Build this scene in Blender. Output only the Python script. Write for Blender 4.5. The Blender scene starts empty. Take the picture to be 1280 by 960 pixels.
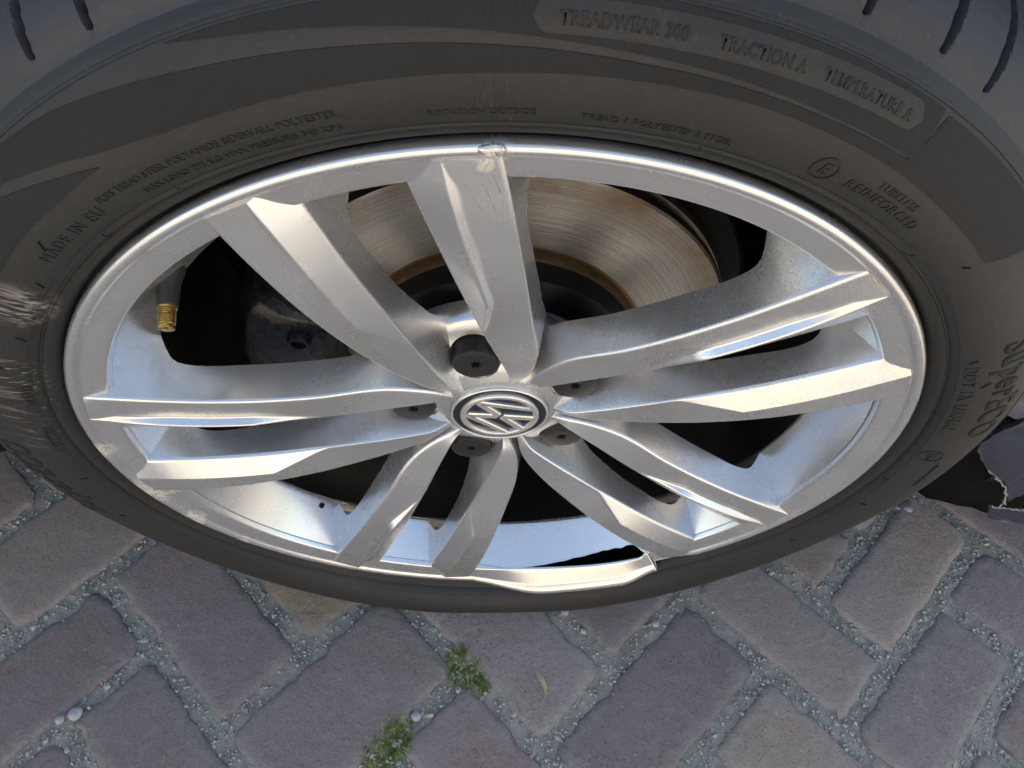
import bpy, bmesh, math, random
import numpy as np
from mathutils import Matrix, Vector, noise
random.seed(7)
sc = bpy.context.scene
R = math.radians
HUB = 0.325                       # hub height above the paving
PH = -0.24986                     # angle of the first spoke pair, clockwise from the top

# ---------------------------------------------------------------- camera
rx = (0.9998477140689972, -0.015528273726716718, 0.0079637545208785)
ry = (-0.008800849033628676, -0.8427290414965377, -0.5382660194310881)
rz = (0.015069629301609601, 0.5381139612879127, -0.842737367712692)
# rows are camera right / down / forward in wheel axes (x right, z' up, y' depth)
RM = np.array([rx, ry, rz])
cam_d = bpy.data.cameras.new('camera'); cam = bpy.data.objects.new('camera', cam_d)
sc.collection.objects.link(cam); sc.camera = cam
cam_d.sensor_width = 36; cam_d.lens = 926.822 / 1280 * 36
cam_d.clip_start = 0.01; cam_d.clip_end = 3000
m = Matrix.Identity(4)
right, down, fwd = Vector(RM[0]), Vector(RM[1]), Vector(RM[2])
for i in range(3):
    m[i][0] = right[i]; m[i][1] = -down[i]; m[i][2] = -fwd[i]
m[0][3], m[1][3], m[2][3] = 0.00096, -0.21259, 0.41981 + HUB
cam.matrix_world = m

# ---------------------------------------------------------------- sky, sun, exposure
SUN_EL, SUN_ROT = R(46), R(10)
w = bpy.data.worlds.new('World'); sc.world = w; w.use_nodes = True
nt = w.node_tree; nt.nodes.clear()
sky = nt.nodes.new('ShaderNodeTexSky'); sky.sky_type = 'NISHITA'; sky.sun_disc = False
sky.sun_elevation = SUN_EL; sky.sun_rotation = SUN_ROT
sky.air_density = 1.0; sky.dust_density = 1.6; sky.ozone_density = 0.6
bg = nt.nodes.new('ShaderNodeBackground'); bg.inputs[1].default_value = 0.12
wo = nt.nodes.new('ShaderNodeOutputWorld')
nt.links.new(sky.outputs[0], bg.inputs[0]); nt.links.new(bg.outputs[0], wo.inputs[0])
sd = bpy.data.lights.new('sun', 'SUN'); sd.energy = 4.0; sd.angle = R(0.53); sd.color = (1.0, 0.9, 0.76)
so = bpy.data.objects.new('sun', sd); sc.collection.objects.link(so)
sdir = Vector((math.sin(SUN_ROT) * math.cos(SUN_EL), math.cos(SUN_ROT) * math.cos(SUN_EL), math.sin(SUN_EL)))
so.rotation_euler = sdir.to_track_quat('Z', 'Y').to_euler()
sc.view_settings.view_transform = 'Standard'; sc.view_settings.look = 'None'
sc.view_settings.exposure = 2.0; sc.view_settings.gamma = 1
sc.view_settings.use_white_balance = True; sc.view_settings.white_balance_temperature = 7050; sc.view_settings.white_balance_tint = 6
sc.cycles.max_bounces = 8; sc.cycles.glossy_bounces = 5

# ---------------------------------------------------------------- helpers
def tag(o, label=None, cat=None, group=None, kind=None):
    if label: o['label'] = label
    if cat: o['category'] = cat
    if group: o['group'] = group
    if kind: o['kind'] = kind
    return o
def mesh(name, V, F, mat=None, smooth=False):
    me = bpy.data.meshes.new(name); me.from_pydata([tuple(map(float, v)) for v in V], [], [tuple(map(int, f)) for f in F]); me.update()
    if mat: me.materials.append(mat)
    if smooth: me.polygons.foreach_set('use_smooth', [True] * len(me.polygons))
    return me
def obj(name, me, parent=None, loc=(0, 0, 0)):
    o = bpy.data.objects.new(name, me); sc.collection.objects.link(o); o.location = loc
    if parent is not None: o.parent = parent
    return o
def empty(name, loc):
    o = bpy.data.objects.new(name, None); sc.collection.objects.link(o); o.location = loc; o.empty_display_size = .05
    return o
def by_angle(o, deg=35):
    me = o.data
    me.polygons.foreach_set('use_smooth', [True] * len(me.polygons))
    me.set_sharp_from_angle(angle=R(deg))
def bevel(o, wd, seg=2, ang=25):
    b = o.modifiers.new('bevel', 'BEVEL'); b.width = wd; b.segments = seg; b.limit_method = 'ANGLE'; b.angle_limit = R(ang)
    b.harden_normals = True
    o.data.polygons.foreach_set('use_smooth', [True] * len(o.data.polygons))
def P(r, th, d):                  # wheel polar coordinates -> hub-centred xyz (th clockwise from top)
    return (r * math.sin(th), d, r * math.cos(th))
def revolve(prof, n, fn=None, closed=False, th0=0., th1=2 * math.pi):
    full = abs(th1 - th0 - 2 * math.pi) < 1e-6
    N = n if full else n + 1
    V = []; F = []; m_ = len(prof)
    for i in range(N):
        th = th0 + (th1 - th0) * i / n
        for r, d in prof:
            if fn: r, d, t2 = fn(r, d, th)
            else: t2 = th
            V.append(P(r, t2, d))
    mm = m_ if closed else m_ - 1
    for i in range(n):
        a = i * m_; b = ((i + 1) % N) * m_
        for j in range(mm):
            j2 = (j + 1) % m_
            F.append((a + j, a + j2, b + j2, b + j))
    return V, F
def interp(x, K, Y): return float(np.interp(x, K, Y))
def smooth_interp(K, Y):          # monotone-ish cubic through knots
    K = np.array(K); Y = np.array(Y); h = np.diff(K); s = np.diff(Y) / h
    mm = np.zeros(len(K)); mm[0] = s[0]; mm[-1] = s[-1]
    for i in range(1, len(K) - 1):
        mm[i] = 0 if s[i - 1] * s[i] < 0 else (s[i - 1] * h[i] + s[i] * h[i - 1]) / (h[i] + h[i - 1])
    def f(x):
        x = min(max(x, K[0]), K[-1]); i = min(int(np.searchsorted(K, x, 'right')) - 1, len(K) - 2); i = max(i, 0)
        t = (x - K[i]) / h[i]
        return float((2*t**3-3*t**2+1)*Y[i] + (t**3-2*t**2+t)*h[i]*mm[i] + (-2*t**3+3*t**2)*Y[i+1] + (t**3-t**2)*h[i]*mm[i+1])
    return f
def sstep(a, b, x):
    t = min(max((x - a) / (b - a), 0), 1); return t * t * (3 - 2 * t)

# ---------------------------------------------------------------- materials
def newmat(name):
    mt = bpy.data.materials.new(name); mt.use_nodes = True
    n = mt.node_tree; b = n.nodes['Principled BSDF']
    return mt, n, b
def nd(n, t, **k):
    x = n.nodes.new(t)
    for a, v in k.items():
        if a.startswith('i_'):
            x.inputs[a[2:].replace('_', ' ')].default_value = v
        else: setattr(x, a, v)
    return x
def L(n, a, b): n.links.new(a, b)
def ramp(n, fac, stops):
    r = n.nodes.new('ShaderNodeValToRGB'); e = r.color_ramp.elements
    while len(e) < len(stops): e.new(0.5)
    for el, (p, c) in zip(e, stops):
        el.position = p; el.color = (c, c, c, 1) if isinstance(c, (int, float)) else tuple(c) + (1,)
    L(n, fac, r.inputs[0]); return r
def math_(n, op, a, b=None, clamp=False):
    x = n.nodes.new('ShaderNodeMath'); x.operation = op; x.use_clamp = clamp
    for i, v in enumerate((a, b)):
        if v is None: continue
        if isinstance(v, (int, float)): x.inputs[i].default_value = v
        else: L(n, v, x.inputs[i])
    return x.outputs[0]
def mixc(n, fac, a, b, mode='MIX'):
    x = n.nodes.new('ShaderNodeMix'); x.data_type = 'RGBA'; x.blend_type = mode
    for s, v in ((0, fac), (6, a), (7, b)):
        if isinstance(v, (int, float)): x.inputs[s].default_value = v
        elif isinstance(v, tuple): x.inputs[s].default_value = v + (1,) if len(v) == 3 else v
        else: L(n, v, x.inputs[s])
    return x.outputs[2]
def objco(n):
    t = n.nodes.new('ShaderNodeTexCoord'); return t.outputs['Object']
def noise_(n, vec, scale, detail=4, rough=.55, scl=None):
    if scl:
        mp = n.nodes.new('ShaderNodeMapping'); mp.inputs['Scale'].default_value = scl
        if len(scl) and isinstance(vec, object): L(n, vec, mp.inputs[0]); vec = mp.outputs[0]
    x = n.nodes.new('ShaderNodeTexNoise'); x.inputs['Scale'].default_value = scale
    x.inputs['Detail'].default_value = detail; x.inputs['Roughness'].default_value = rough
    L(n, vec, x.inputs[0]); return x.outputs[0]
def bump(n, h, dist, strength=1., norm=None):
    x = n.nodes.new('ShaderNodeBump'); x.inputs['Distance'].default_value = dist; x.inputs['Strength'].default_value = strength
    L(n, h, x.inputs['Height'])
    if norm is not None: L(n, norm, x.inputs['Normal'])
    return x.outputs[0]
def spot(n, co, c, rad, soft=.5):   # 1 inside a sphere round point c, 0 outside
    d = n.nodes.new('ShaderNodeVectorMath'); d.operation = 'DISTANCE'; L(n, co, d.inputs[0]); d.inputs[1].default_value = c
    x = n.nodes.new('ShaderNodeMapRange'); x.inputs[1].default_value = rad; x.inputs[2].default_value = rad * soft
    L(n, d.outputs['Value'], x.inputs[0]); return x.outputs[0]
def rotmap(n, co, ang, scl):        # rotate in the wheel plane then stretch
    mp = n.nodes.new('ShaderNodeMapping'); mp.inputs['Rotation'].default_value = (0, ang, 0); L(n, co, mp.inputs[0])
    m2 = n.nodes.new('ShaderNodeMapping'); m2.inputs['Scale'].default_value = scl; L(n, mp.outputs[0], m2.inputs[0])
    return m2.outputs[0]

def silver(name, scuffs=(), dust=0.0):
    mt, n, b = newmat(name); co = objco(n)
    base = (.67, .68, .69)
    flake = noise_(n, co, 2600, 1)
    big = noise_(n, co, 22, 3)
    col = mixc(n, ramp(n, big, [(.35, 0), (.7, 1)]).outputs[0], base, (.63, .64, .65))
    grime = ramp(n, noise_(n, co, 900, 3, .7), [(.56, 0), (.66, 1)]).outputs[0]
    gmask = ramp(n, noise_(n, co, 14, 2), [(.42, 0.0), (.7, 1)]).outputs[0]
    g = math_(n, 'MULTIPLY', grime, math_(n, 'MULTIPLY', gmask, .03 + dust))
    col = mixc(n, g, col, (.14, .10, .07))
    if dust > 0: col = mixc(n, math_(n, 'MULTIPLY', ramp(n, noise_(n, co, 32, 5, .7), [(.42, 0), (.70, 1)]).outputs[0], .28), col, (.36, .29, .21))
    rough = math_(n, 'ADD', .205, math_(n, 'MULTIPLY', noise_(n, co, 40, 4), .12))
    rough = math_(n, 'ADD', rough, math_(n, 'MULTIPLY', g, .2))
    metal = math_(n, 'SUBTRACT', .80, math_(n, 'MULTIPLY', g, .7))
    # fine handling scratches
    scr = ramp(n, noise_(n, rotmap(n, co, .5, (900, 900, 14)), 1, 2), [(.70, 0), (.74, 1)]).outputs[0]
    smask = ramp(n, noise_(n, co, 30, 1), [(.55, 0), (.62, 1)]).outputs[0]
    sc1 = math_(n, 'MULTIPLY', scr, smask)
    col = mixc(n, math_(n, 'MULTIPLY', sc1, .0), col, (.42, .40, .37))
    h = math_(n, 'MULTIPLY', flake, .008)
    for (c, rad, ang) in scuffs:
        mk = spot(n, co, c, rad, .35)
        st = ramp(n, noise_(n, rotmap(n, co, ang, (600, 600, 60)), 1, 5, .7), [(.44, 0), (.56, 1)]).outputs[0]
        s = math_(n, 'MULTIPLY', mk, st)
        col = mixc(n, math_(n, 'MULTIPLY', s, .8), col, (.60, .56, .50))
        dk = math_(n, 'MULTIPLY', mk, ramp(n, noise_(n, rotmap(n, co, ang, (900, 900, 40)), 1, 3, .7), [(.60, 0), (.66, 1)]).outputs[0])
        col = mixc(n, math_(n, 'MULTIPLY', dk, .6), col, (.12, .10, .09))
        rough = math_(n, 'ADD', rough, math_(n, 'MULTIPLY', s, .35))
        metal = math_(n, 'SUBTRACT', metal, math_(n, 'MULTIPLY', s, .4))
        h = math_(n, 'ADD', h, math_(n, 'MULTIPLY', s, .5))
    L(n, col, b.inputs['Base Color']); L(n, rough, b.inputs['Roughness']); L(n, metal, b.inputs['Metallic'])
    b.inputs['Coat Weight'].default_value = .35; b.inputs['Coat Roughness'].default_value = .12
    L(n, bump(n, h, .0006, .5), b.inputs['Normal'])
    return mt
def pol(r, deg, d=0.): return P(r, R(deg), d)
M = {}
M['silver'] = silver('silver_wheel_paint')
M['silver_dusty'] = silver('silver_wheel_paint_brake_dust', dust=.6)
M['silver_scuffed'] = silver('silver_wheel_paint_kerbed', scuffs=[
    (pol(.240, -100), .022, 1.2), (pol(.244, -86), .012, 1.6), (pol(.241, 0), .007, .3), (pol(.243, -112), .012, 1.0),
    (pol(.2445, -124), .007, .6), (pol(.248, 172), .007, .0), (pol(.226, -97), .014, 1.5)])

def simple(name, col, rough=.5, metal=0., nscale=0, namp=.0, bdist=0.0005, coat=0., col2=None, spec=.5):
    mt, n, b = newmat(name); co = objco(n)
    b.inputs['Roughness'].default_value = rough; b.inputs['Metallic'].default_value = metal
    b.inputs['Coat Weight'].default_value = coat; b.inputs['Specular IOR Level'].default_value = spec
    if nscale:
        nz = noise_(n, co, nscale, 5, .6)
        c = mixc(n, ramp(n, nz, [(.35, 0), (.68, 1)]).outputs[0], col, col2 or tuple(x * (1 - namp) for x in col))
        L(n, c, b.inputs['Base Color']); L(n, bump(n, nz, bdist, .6), b.inputs['Normal'])
    else: b.inputs['Base Color'].default_value = col + (1,)
    return mt
M['black'] = simple('black_plastic', (.006, .006, .0065), .55, nscale=180, namp=.4, spec=.25)
M['cap_grey'] = simple('bolt_cap_grey_plastic', (.018, .018, .019), .42, nscale=420, namp=.35, bdist=.0002)
M['liner'] = simple('black_felt_liner', (.0045, .0045, .005), .75, nscale=90, namp=.5, bdist=.003, spec=.18)
M['dark_metal'] = simple('dirty_shaded_barrel', (.010, .0095, .009), .6, .3, nscale=60, namp=.5, bdist=.001)  # dirty metal, with the barrel's shade put into the near-black colour
M['cast'] = simple('cast_iron_caliper', (.060, .064, .072), .38, .75, nscale=240, namp=.55, bdist=.0014, col2=(.022, .021, .020))
M['brass'] = simple('brass', (.62, .44, .17), .28, 1., nscale=300, namp=.3)
M['valve_rubber'] = simple('valve_rubber', (.018, .018, .020), .5)
M['chrome'] = simple('emblem_chrome', (.72, .72, .70), .26, .72)
M['emblem_black'] = simple('emblem_gloss_black', (.012, .013, .020), .22, coat=.5)
M['car_paint'] = simple('dark_blue_grey_car_paint', (.030, .040, .060), .30, .55, nscale=500, namp=.1, coat=.8)
M['torn'] = simple('torn_plastic_edge', (.26, .27, .28), .7, nscale=300, namp=.4)
M['glass'] = simple('dark_window_glass', (.012, .015, .016), .05, coat=.3)
M['scratch'] = simple('brown_scratch', (.44, .40, .35), .7, nscale=500, namp=.5)
M['crack'] = simple('open_crack', (.004, .004, .004), .9)

# rubber: brownish smooth sidewall
def rubber(name, c1, c2, rough, rib=False, scuffs=(), dusty=.3):
    mt, n, b = newmat(name); co = objco(n)
    nz = noise_(n, co, 9, 4, .6)
    col = mixc(n, ramp(n, nz, [(.3, 0), (.72, 1)]).outputs[0], c1, c2)
    fine = noise_(n, co, 500, 4, .7)
    col = mixc(n, math_(n, 'MULTIPLY', ramp(n, fine, [(.56, 0), (.75, 1)]).outputs[0], dusty), col, (.08, .075, .07))
    rg = math_(n, 'ADD', rough, math_(n, 'MULTIPLY', math_(n, 'SUBTRACT', nz, .5), .25))
    h = math_(n, 'MULTIPLY', fine, .25)
    # radial coordinate for concentric mould marks
    sp = n.nodes.new('ShaderNodeSeparateXYZ'); L(n, co, sp.inputs[0])
    r2 = math_(n, 'SQRT', math_(n, 'ADD', math_(n, 'MULTIPLY', sp.outputs[0], sp.outputs[0]), math_(n, 'MULTIPLY', sp.outputs[2], sp.outputs[2])))
    ring = noise_(n, None or comb(n, r2), 900, 2, .6)
    h = math_(n, 'ADD', h, math_(n, 'MULTIPLY', ring, .30))
    if rib:
        th = math_(n, 'ARCTAN2', sp.outputs[0], sp.outputs[2])
        s = math_(n, 'SINE', math_(n, 'MULTIPLY', th, 2600.))
        h = math_(n, 'ADD', h, math_(n, 'MULTIPLY', s, .15))
    for (c, rad, ang, colr, lo) in scuffs:
        mk = spot(n, co, c, rad, .3)
        st = ramp(n, noise_(n, rotmap(n, co, ang, (420, 420, 26)), 1, 5, .7), [(lo - .03, 0), (lo + .08, 1)]).outputs[0]
        s = math_(n, 'MULTIPLY', mk, st)
        col = mixc(n, s, col, colr); h = math_(n, 'ADD', h, math_(n, 'MULTIPLY', s, 1.2))
    L(n, col, b.inputs['Base Color']); L(n, rg, b.inputs['Roughness'])
    b.inputs['Specular IOR Level'].default_value = .38
    L(n, bump(n, h, .0005, .7), b.inputs['Normal'])
    return mt
def comb(n, x):
    c = n.nodes.new('ShaderNodeCombineXYZ'); L(n, x, c.inputs[0]); return c.outputs[0]
SC = [(pol(.267, -52, -.008), .020, .9, (.27, .25, .23), .51), (pol(.262, -72, -.008), .030, 1.0, (.15, .14, .13), .60),
      (pol(.268, -66, -.008), .024, 1.25, (.32, .30, .28), .59), (pol(.262, -80, -.008), .022, .7, (.13, .12, .11), .60),
      (pol(.272, -1, -.008), .014, 0.05, (.05, .048, .044), .60), (pol(.262, 1, -.008), .010, .0, (.065, .06, .05), .62)]
M['rubber'] = rubber('sidewall_rubber', (.0200, .0203, .0206), (.0150, .0152, .0155), .60, scuffs=SC)
M['rubber_dark'] = rubber('ribbed_dark_rubber', (.0125, .0125, .013), (.010, .010, .011), .80, rib=True, dusty=.08)
M['rubber_light'] = rubber('polished_rubber_band', (.036, .035, .034), (.028, .027, .027), .50, dusty=.3,
                           scuffs=[(pol(.282, -2, -.008), .03, .0, (.06, .057, .052), .58)])
M['letter'] = rubber('letter_rubber', (.014, .014, .014), (.012, .012, .012), .62, dusty=.1)
M['big_letter'] = rubber('large_letter_rubber', (.010, .010, .011), (.008, .008, .009), .7, dusty=.05)
M['tread'] = rubber('tread_rubber', (.040, .040, .042), (.028, .029, .032), .62, dusty=.5)

def disc_mat():
    mt, n, b = newmat('brake_disc_steel'); co = objco(n)
    sp = n.nodes.new('ShaderNodeSeparateXYZ'); L(n, co, sp.inputs[0])
    r2 = math_(n, 'SQRT', math_(n, 'ADD', math_(n, 'MULTIPLY', sp.outputs[0], sp.outputs[0]), math_(n, 'MULTIPLY', sp.outputs[2], sp.outputs[2])))
    groove = noise_(n, comb(n, r2), 1500, 3, .7)
    rust_r = n.nodes.new('ShaderNodeMapRange'); rust_r.inputs[1].default_value = .127; rust_r.inputs[2].default_value = .146; L(n, r2, rust_r.inputs[0])
    rust_i = n.nodes.new('ShaderNodeMapRange'); rust_i.inputs[1].default_value = .0985; rust_i.inputs[2].default_value = .0968; L(n, r2, rust_i.inputs[0])
    patch = ramp(n, noise_(n, co, 26, 5, .65), [(.36, 0), (.66, 1)]).outputs[0]
    m1 = math_(n, 'MULTIPLY', rust_r.outputs[0], math_(n, 'ADD', .22, math_(n, 'MULTIPLY', patch, .6)))
    m1 = math_(n, 'MAXIMUM', m1, rust_i.outputs[0])
    lines = ramp(n, noise_(n, comb(n, r2), 900, 4, .8), [(.40, 0), (.60, 1)]).outputs[0]
    steel = mixc(n, lines, (.58, .58, .58), (.26, .255, .25))
    col = mixc(n, m1, steel, (.19, .125, .07))
    L(n, col, b.inputs['Base Color'])
    b.inputs['Metallic'].default_value = .9
    L(n, math_(n, 'ADD', .25, math_(n, 'MULTIPLY', m1, .22)), b.inputs['Roughness'])
    b.inputs['Anisotropic'].default_value = .8
    tg = n.nodes.new('ShaderNodeTangent'); tg.direction_type = 'RADIAL'; tg.axis = 'Y'; L(n, tg.outputs[0], b.inputs['Tangent'])
    L(n, bump(n, groove, .0005, .7), b.inputs['Normal'])
    return mt
M['disc'] = disc_mat()
M['rust'] = simple('rusty_ring', (.11, .062, .022), .6, .4, nscale=200, namp=.5)

def brick_mat(name, c1, c2, c3, hue=0.):
    mt, n, b = newmat(name); co = objco(n)
    oi = n.nodes.new('ShaderNodeObjectInfo')
    ad = n.nodes.new('ShaderNodeVectorMath'); ad.operation = 'ADD'; L(n, co, ad.inputs[0])
    vm = n.nodes.new('ShaderNodeVectorMath'); vm.operation = 'SCALE'; vm.inputs[0].default_value = (7.3, 3.1, 5.7); L(n, oi.outputs['Random'], vm.inputs['Scale'])
    L(n, vm.outputs[0], ad.inputs[1]); v = ad.outputs[0]
    big = noise_(n, v, 18, 5, .65)
    col = mixc(n, ramp(n, big, [(.32, 0), (.68, 1)]).outputs[0], c1, c2)
    mid = noise_(n, v, 85, 5, .7)
    col = mixc(n, math_(n, 'MULTIPLY', ramp(n, mid, [(.52, 0), (.72, 1)]).outputs[0], .7), col, c3)
    fine = noise_(n, v, 620, 4, .75)
    col = mixc(n, math_(n, 'MULTIPLY', ramp(n, fine, [(.55, 0), (.66, 1)]).outputs[0], .6), col, (.33, .32, .31))
    col = mixc(n, math_(n, 'MULTIPLY', ramp(n, noise_(n, v, 430, 3, .6), [(.34, 1), (.44, 0)]).outputs[0], .6), col, (.055, .048, .048))
    # small white flecks of dust and lime
    fl = ramp(n, noise_(n, v, 150, 6, .8), [(.62, 0), (.67, 1)]).outputs[0]
    col = mixc(n, math_(n, 'MULTIPLY', fl, .8), col, (.44, .43, .42))
    lt = ramp(n, noise_(n, v, 9, 3, .6), [(.35, 0), (.70, 1)]).outputs[0]
    col = mixc(n, math_(n, 'MULTIPLY', lt, .45), col, (.235, .22, .225))
    st = ramp(n, noise_(n, v, 34, 6, .8), [(.63, 0), (.70, 1)]).outputs[0]
    col = mixc(n, math_(n, 'MULTIPLY', st, .5), col, (.07, .062, .066))
    at = n.nodes.new('ShaderNodeAttribute'); at.attribute_name = 'edge'
    ed = math_(n, 'MULTIPLY', at.outputs['Fac'], ramp(n, noise_(n, v, 120, 5, .7), [(.36, 0), (.60, 1)]).outputs[0])
    col = mixc(n, math_(n, 'MULTIPLY', ed, .85), col, (.30, .285, .25))
    v2 = mixc(n, oi.outputs['Random'], (.92, .90, .88), (1.30, 1.24, 1.20))
    col = mixc(n, 1., col, v2, 'MULTIPLY')
    L(n, col, b.inputs['Base Color'])
    b.inputs['Roughness'].default_value = .80; b.inputs['Specular IOR Level'].default_value = .35
    h = math_(n, 'ADD', math_(n, 'MULTIPLY', mid, 1.0), math_(n, 'MULTIPLY', fine, .45))
    h = math_(n, 'ADD', h, math_(n, 'MULTIPLY', big, 1.6))
    L(n, bump(n, h, .0030, .9), b.inputs['Normal'])
    return mt
M['brick_purple'] = brick_mat('purple_grey_clinker', (0.221, 0.172, 0.159), (0.251, 0.188, 0.176), (0.319, 0.262, 0.237))
M['brick_slate'] = brick_mat('slate_grey_clinker', (0.218, 0.183, 0.164), (0.237, 0.195, 0.178), (0.319, 0.275, 0.243))
M['brick_red'] = brick_mat('wine_red_clinker', (0.237, 0.168, 0.152), (0.251, 0.183, 0.164), (0.319, 0.254, 0.227))
M['brick_brown'] = brick_mat('grey_brown_clinker', (0.254, 0.203, 0.159), (0.284, 0.223, 0.176), (0.352, 0.288, 0.229))
M['brick_tan'] = brick_mat('sandy_tan_clinker', (0.335, 0.254, 0.152), (0.293, 0.232, 0.152), (0.418, 0.316, 0.194))
def sand_mat():
    mt, n, b = newmat('joint_sand'); co = objco(n)
    a = noise_(n, co, 60, 5, .7); f = noise_(n, co, 700, 4, .8)
    col = mixc(n, ramp(n, a, [(.35, 0), (.65, 1)]).outputs[0], (.52, .46, .37), (.38, .34, .275))
    col = mixc(n, ramp(n, f, [(.55, 0), (.68, 1)]).outputs[0], col, (.33, .33, .30))
    col = mixc(n, ramp(n, f, [(.32, 1), (.42, 0)]).outputs[0], col, (.10, .095, .08))
    mo = math_(n, 'MULTIPLY', ramp(n, noise_(n, co, 11, 4, .6), [(.56, 0), (.66, 1)]).outputs[0], .2)
    col = mixc(n, mo, col, (.09, .105, .055))
    L(n, col, b.inputs['Base Color']); b.inputs['Roughness'].default_value = .95
    L(n, bump(n, math_(n, 'ADD', f, a), .002, 1.), b.inputs['Normal'])
    return mt
M['sand'] = sand_mat()
def grain_mat():
    mt, n, b = newmat('joint_grains'); co = objco(n)
    a = noise_(n, co, 330, 2, .6)
    r = ramp(n, a, [(.34, (.17, .17, .15)), (.46, (.30, .29, .24)), (.54, (.45, .45, .40)), (.62, (.28, .26, .20)), (.70, (.68, .68, .62))])
    L(n, r.outputs[0], b.inputs['Base Color']); b.inputs['Roughness'].default_value = .75
    return mt
M['grain'] = grain_mat()
M['pebble'] = simple('pale_pebble', (.42, .43, .42), .6, nscale=300, namp=.3)
def moss_mat():
    mt, n, b = newmat('moss_green'); co = objco(n)
    r = ramp(n, noise_(n, co, 120, 3, .6), [(.35, (.12, .16, .04)), (.5, (.24, .27, .08)), (.66, (.42, .40, .19))])
    L(n, r.outputs[0], b.inputs['Base Color']); b.inputs['Roughness'].default_value = .8
    return mt
M['moss'] = moss_mat()
M['leaf'] = simple('dry_yellow_leaf', (.62, .56, .33), .6, nscale=400, namp=.4, col2=(.30, .24, .10))
def far_ground():
    mt, n, b = newmat('far_paving'); co = objco(n)
    br = n.nodes.new('ShaderNodeTexBrick'); br.inputs['Scale'].default_value = 1.
    mp = n.nodes.new('ShaderNodeMapping'); mp.inputs['Rotation'].default_value = (0, 0, R(44)); L(n, co, mp.inputs[0]); L(n, mp.outputs[0], br.inputs[0])
    br.inputs['Brick Width'].default_value = .2; br.inputs['Row Height'].default_value = .1; br.inputs['Mortar Size'].default_value = .006
    br.inputs['Color1'].default_value = (.10, .088, .10, 1); br.inputs['Color2'].default_value = (.14, .12, .125, 1); br.inputs['Mortar'].default_value = (.16, .155, .13, 1)
    c = mixc(n, noise_(n, co, .8, 6, .7), br.outputs[0], (.13, .12, .12))
    L(n, c, b.inputs['Base Color']); b.inputs['Roughness'].default_value = .85
    L(n, bump(n, noise_(n, co, 300, 3), .002), b.inputs['Normal'])
    return mt
M['far'] = far_ground()

# ================================================================ GROUND
g = obj('ground', mesh('ground', [(-900, -900, -.034), (900, -900, -.034), (900, 900, -.034), (-900, 900, -.034)], [(0, 1, 2, 3)], M['far']))
tag(g, 'brick paved street surface stretching away beyond the wheel', kind='structure')

BU = .1025; ang = R(44); ca, sa = math.cos(ang), math.sin(ang)
e1k = [-12.4, -3.55, -2.62, -1.62, -.66, .33, 1.37, 2.22, 3.12, 4.0, 12.8]; e1i = [-12, -3, -2, -1, 0, 1, 2, 3, 4, 5, 14]
e2k = [-12.8, -3.85, -2.98, -2.16, -1.17, -.2, .96, 2.02, 3.0, 4.15, 12.1]; e2i = [-13, -4, -3, -2, -1, 0, 1, 2, 3, 4, 12]
def lat(i, j): return interp(i, e1i, e1k), interp(j, e2i, e2k)
def uv2xy(a, b): return (BU * (a * ca - b * sa), BU * (a * sa + b * ca))
def xy2uv(x, y): return ((x * ca + y * sa) / BU, (-x * sa + y * ca) / BU)
rects = []
for mm_ in range(-16, 17):
    for n_ in range(-10, 11):
        i0 = -2 + mm_ + 2 * n_; j0 = 1 + mm_ - 2 * n_
        rects.append((i0, i0 + 1, j0, j0 + 2)); rects.append((i0 + 1, i0 + 3, j0, j0 + 1))
pav_V = []
def axis(lo, hi, dl, dh, fine, coarse):
    a = list(np.arange(lo, dl, coarse)) + list(np.arange(dl, dh, fine)) + list(np.arange(dh, hi + 1e-6, coarse)); return a
X = axis(-1.5, 1.5, -.64, .66, .0032, .03); Y = axis(-.66, 1.05, -.20, .24, .0032, .03)
for y in Y:
    for x in X:
        q = Vector((x * 55, y * 55, 0)); q2 = Vector((x * 210, y * 210, 3))
        pav_V.append((x, y, -.0036 + .0018 * noise.noise(q) + .0011 * noise.noise(q2)))
nx = len(X)
F = [(j * nx + i, j * nx + i + 1, (j + 1) * nx + i + 1, (j + 1) * nx + i) for j in range(len(Y) - 1) for i in range(nx - 1)]
pave = obj('pavement', mesh('pavement', pav_V, F, M['sand'], True))
tag(pave, 'purple clinker bricks laid herringbone with sandy joints beneath the wheel', kind='structure')

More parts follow.
